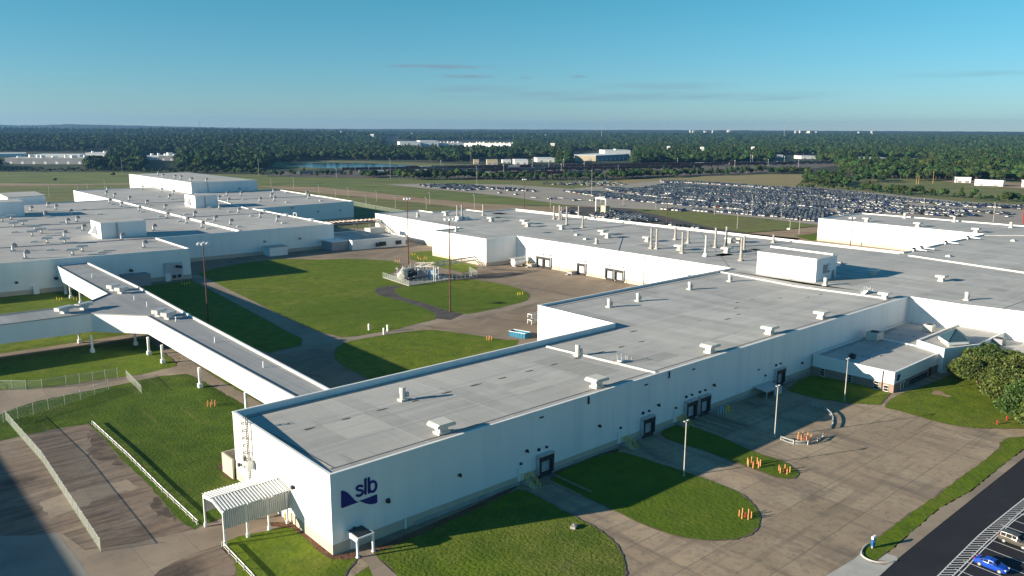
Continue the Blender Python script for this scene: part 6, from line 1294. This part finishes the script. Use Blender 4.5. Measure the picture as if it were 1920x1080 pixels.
def line(pts, n, jit, s0, s1, label, group, name='tree', squash=1.):
    for i in range(n):
        t = (i+random.random()*.8)/n*(len(pts)-1); j = min(int(t), len(pts)-2); f = t-j; x = pts[j][0]+(pts[j+1][0]-pts[j][0])*f; y = pts[j][1]+(pts[j+1][1]-pts[j][1])*f
        tree(x, y-random.random()*jit, random.uniform(s0, s1), label, group, name=name, squash=squash)
line([(1140, 338), (1200, 336.5), (1300, 331), (1440, 327), (1520, 327)], 84, 5, .6, .95, 'dense green tree in the hedge between rail yard and bare field', 'hedge trees by the rail yard')
line([(880, 336), (960, 339), (1140, 339)], 46, 4, .5, .85, 'low tree in the broken row below the rail wagons', 'low trees below the wagons')
line([(750, 338), (820, 338), (880, 337)], 20, 3, .75, 1.1, 'dark clump tree below the wagons near centre', 'dark clump below the wagons')
line([(480, 331), (680, 333), (750, 335)], 34, 4, .4, .7, 'small dark tree in the scrub left of the rail wagons', 'scrub left of the wagons')
line([(-20, 322), (165, 323)], 34, 4, .28, .5, 'low dark tree before the grey warehouse at far left', 'low trees before the grey warehouse')
line([(165, 323), (262, 324)], 18, 6, .5, .85, 'dark tree along the meadow edge at far left', 'trees on the meadow edge')
line([(262, 324), (336, 325)], 13, 3, .3, .5, 'dark tree along the meadow edge at far left', 'trees on the meadow edge')
line([(336, 325), (500, 329)], 30, 6, .5, .85, 'dark tree along the meadow edge at far left', 'trees on the meadow edge')
for i in range(44): x = random.uniform(1510, 1590); tree(x, random.uniform(333, 352-(1586-x)*.06), random.uniform(.7, 1.15), 'bushy green tree in the copse above the storage lot', 'copse above the storage lot')
line([(1500, 354), (1560, 356), (1640, 362), (1720, 371)], 16, 3, .25, .45, 'low bush along the top edge of the storage lot', 'bushes above the lot', 'bush')
line([(1615, 359), (1640, 362), (1700, 366), (1760, 370), (1820, 375), (1880, 379), (1920, 382)], 34, 3, .35, .72, 'shrubby tree in the row right above the storage lot', 'shrub row above the lot')
line([(1600, 345), (1640, 340), (1660, 345)], 8, 2, .7, 1.0, 'round tree at the edge of the green slope', 'trees on the slope edge')
line([(1590, 331), (1700, 339), (1790, 340), (1920, 341)], 34, 4, .85, 1.25, 'tall tree at the front of the right-hand woods', 'front row of the right-hand woods')
tree(700, 333, .95, 'single round dark tree standing before the pale wagons', 'lone rail trees', 1); tree(692, 334, .7, 'smaller tree left of the lone round rail tree', 'lone rail trees', 0); tree(212, 331, .5, 'small lone tree in the left meadow', 'lone meadow tree', 2); tree(104, 340, .35, 'small bush in the left meadow', 'lone meadow bush', 4)
SPECS.sort(key=lambda a: -a[0][1]); extra = []
keep = [a for a in SPECS if a[1].get('name') == 'bush']+[a for a in SPECS if a[1].get('name') != 'bush'][:272]
for a, k in SPECS:
    if any(a is q[0] for q in keep): tree_now(*a, **k)
    else: q = P(a[0], a[1]); extra.append((q[0], q[1], a[2]))
# the woods: instanced mass
def front(x):
    pts = [(-700, 350), (-300, 322), (0, 320), (240, 320), (500, 318), (512, 304), (900, 303), (960, 309), (1100, 311), (1440, 306), (1560, 304), (1585, 326), (1700, 333), (1920, 337), (2300, 350), (3000, 360)]
    for a, c in zip(pts[:-1], pts[1:]):
        if a[0] <= x <= c[0]: return a[1]+(c[1]-a[1])*(x-a[0])/(c[0]-a[0])
    return 340
pts_ = []; N_T = 0
half = math.radians(46)
D0, D1 = 560., 6800.
NT = 84000
u = rng.random(NT); dd = (D0**.55+u*(D1**.55-D0**.55))**(1/.55); aa = rng.uniform(-half, half, NT)
for d, a_ in zip(dd, aa):
    X = CAM[0]+d*math.cos(YAW+a_); Y = CAM[1]+d*math.sin(YAW+a_); x, y = PX(X, Y, 0)
    if y > front(x) or y < 240: continue
    if any(c[0] < x < c[1] and c[2] < y < c[3] for c in CLEAR): continue
    if 560 < x < 800 and y > 300: continue
    pts_.append((X, Y, ground_h(X, Y)-.3, d))
n_far = len(pts_); pts_ += [(x, y, 0, 0) for x, y, s in extra]; vs = np.array(pts_); me = bpy.data.meshes.new('forest'); me.from_pydata([tuple(v[:3]) for v in vs], [], [])
at = me.attributes.new('tscale', 'FLOAT_VECTOR', 'POINT'); dist = vs[:, 3]; sc = rng.uniform(.75, 1.35, len(vs))*(1+np.clip((dist-2500)/5000, 0, .5))
wd = rng.uniform(1.15, 1.6, len(vs)); sc[n_far:] = [e[2]*.8 for e in extra]; at.data.foreach_set('vector', np.stack([sc*wd, sc*wd, sc*rng.uniform(.8, 1.25, len(vs))], 1).astype(np.float32).ravel())
ar = me.attributes.new('trot', 'FLOAT_VECTOR', 'POINT'); rv = np.zeros((len(vs), 3), np.float32); rv[:, 2] = rng.uniform(0, 6.28, len(vs)); ar.data.foreach_set('vector', rv.ravel())
fo = put('forest', me, kind='stuff', label='dense mixed woods stretching to the horizon', cat='forest')
pc = bpy.data.collections.new('tree_kinds')
for p_ in protos: pc.objects.link(p_)
gn = bpy.data.node_groups.new('plant_woods', 'GeometryNodeTree'); gn.interface.new_socket('Geometry', in_out='INPUT', socket_type='NodeSocketGeometry'); gn.interface.new_socket('Geometry', in_out='OUTPUT', socket_type='NodeSocketGeometry')
gi = gn.nodes.new('NodeGroupInput'); go = gn.nodes.new('NodeGroupOutput'); ip = gn.nodes.new('GeometryNodeInstanceOnPoints'); ci = gn.nodes.new('GeometryNodeCollectionInfo')
ci.inputs['Collection'].default_value = pc; ci.inputs['Separate Children'].default_value = True; ci.inputs['Reset Children'].default_value = True
na = gn.nodes.new('GeometryNodeInputNamedAttribute'); na.data_type = 'FLOAT_VECTOR'; na.inputs[0].default_value = 'tscale'; nb = gn.nodes.new('GeometryNodeInputNamedAttribute'); nb.data_type = 'FLOAT_VECTOR'; nb.inputs[0].default_value = 'trot'
gn.links.new(gi.outputs[0], ip.inputs['Points']); gn.links.new(ci.outputs[0], ip.inputs['Instance']); ip.inputs['Pick Instance'].default_value = True
gn.links.new(na.outputs[0], ip.inputs['Scale']); gn.links.new(nb.outputs[0], ip.inputs['Rotation']); gn.links.new(ip.outputs[0], go.inputs[0])
fo.modifiers.new('plant', 'NODES').node_group = gn
# near magnolia row at the right edge
def leafy(name, c, radii, n, size, seed, root, trunk_h=2.2):
    r = np.random.default_rng(seed); b = MB()
    b.tube((0, 0, 0), (.15, .1, trunk_h), .28, 8, .2)
    for k in range(7):
        a_ = 2*math.pi*k/7+r.uniform(-.3, .3); e = (radii[0]*.6*math.cos(a_), radii[1]*.6*math.sin(a_), trunk_h+radii[2]*r.uniform(.4, 1.1)); m_ = (e[0]*.4, e[1]*.4, trunk_h+.5*(e[2]-trunk_h)); b.tube((.1, .05, trunk_h*.8), m_, .13, 5, .09); b.tube(m_, e, .09, 5, .04)
    local('trunk', b.mesh('trunk', BARK), root)
    b = MB(); lob = [(r.normal(0, .5)*radii[0]*.8, r.normal(0, .5)*radii[1]*.8, r.uniform(-.45, .75)*radii[2], r.uniform(.32, .5)) for _ in range(20)]
    V_ = []
    for i in range(n):
        L_ = lob[r.integers(len(lob))]; v = r.normal(size=3); v /= np.linalg.norm(v); rr = L_[3]*(.72+.32*r.random())
        p = np.array([L_[0], L_[1], L_[2]])+v*rr*np.array(radii)
        if p[2] < -radii[2]*.75: continue
        d = v*.7+r.normal(size=3)*.6; d /= np.linalg.norm(d); s_ = np.cross(d, r.normal(size=3)); s_ /= np.linalg.norm(s_); sz = size*r.uniform(.6, 1.3); q = p+np.array([0, 0, trunk_h+radii[2]*.8])
        b.face([q, q+d*sz*.5+s_*sz*.28, q+d*sz, q+d*sz*.5-s_*sz*.28])
    local('crown', b.mesh('crown', LEAF2), root)
tp = [(1832, 722), (1866, 743), (1897, 764), (1928, 790), (1965, 820), (1862, 705), (1905, 728), (1950, 760)]
for i, (x, y) in enumerate(tp):
    q = P(x, y); r = put('magnolia_tree', None, None, (*q, G0), 0, ['leftmost glossy broadleaf tree beside the office tower', 'second glossy tree of the front row on the mulch bed', 'third glossy tree of the front row at the mulch bed', 'glossy tree cut by the right edge of the picture', 'glossy tree just past the right edge', 'glossy tree at the back left near the office', 'glossy tree at the back middle of the clump', 'glossy tree at the back right of the clump'][i], 'tree', 'glossy trees by the office')
    leafy('magnolia', q, (5.0, 5.0, 2.6), 20000, .46, 50+i, r, 1.0)
# ================================================================== HAZE
hb = MB(); hb.box(-9500, 9500, -9500, 9500, -1, 165); hz_ = hb.build('haze', None if False else WHITE, kind='stuff'); hz_.data.materials.clear()
hm = bpy.data.materials.new('haze_air'); hm.use_nodes = True; ht = hm.node_tree; ht.nodes.clear(); ho = ht.nodes.new('ShaderNodeOutputMaterial'); hv = ht.nodes.new('ShaderNodeVolumePrincipled')
hv.inputs['Color'].default_value = (.22, .50, .95, 1); hv.inputs['Density'].default_value = 6.5e-5; hv.inputs['Anisotropy'].default_value = .3
ht.links.new(hv.outputs[0], ho.inputs['Volume']); hz_.data.materials.append(hm)
for o in bpy.data.objects:
    if '_w' in o: del o['_w']
print('cars', len(cars), 'trees', trees_n, 'forest', len(vs), 'objects', len(bpy.data.objects))
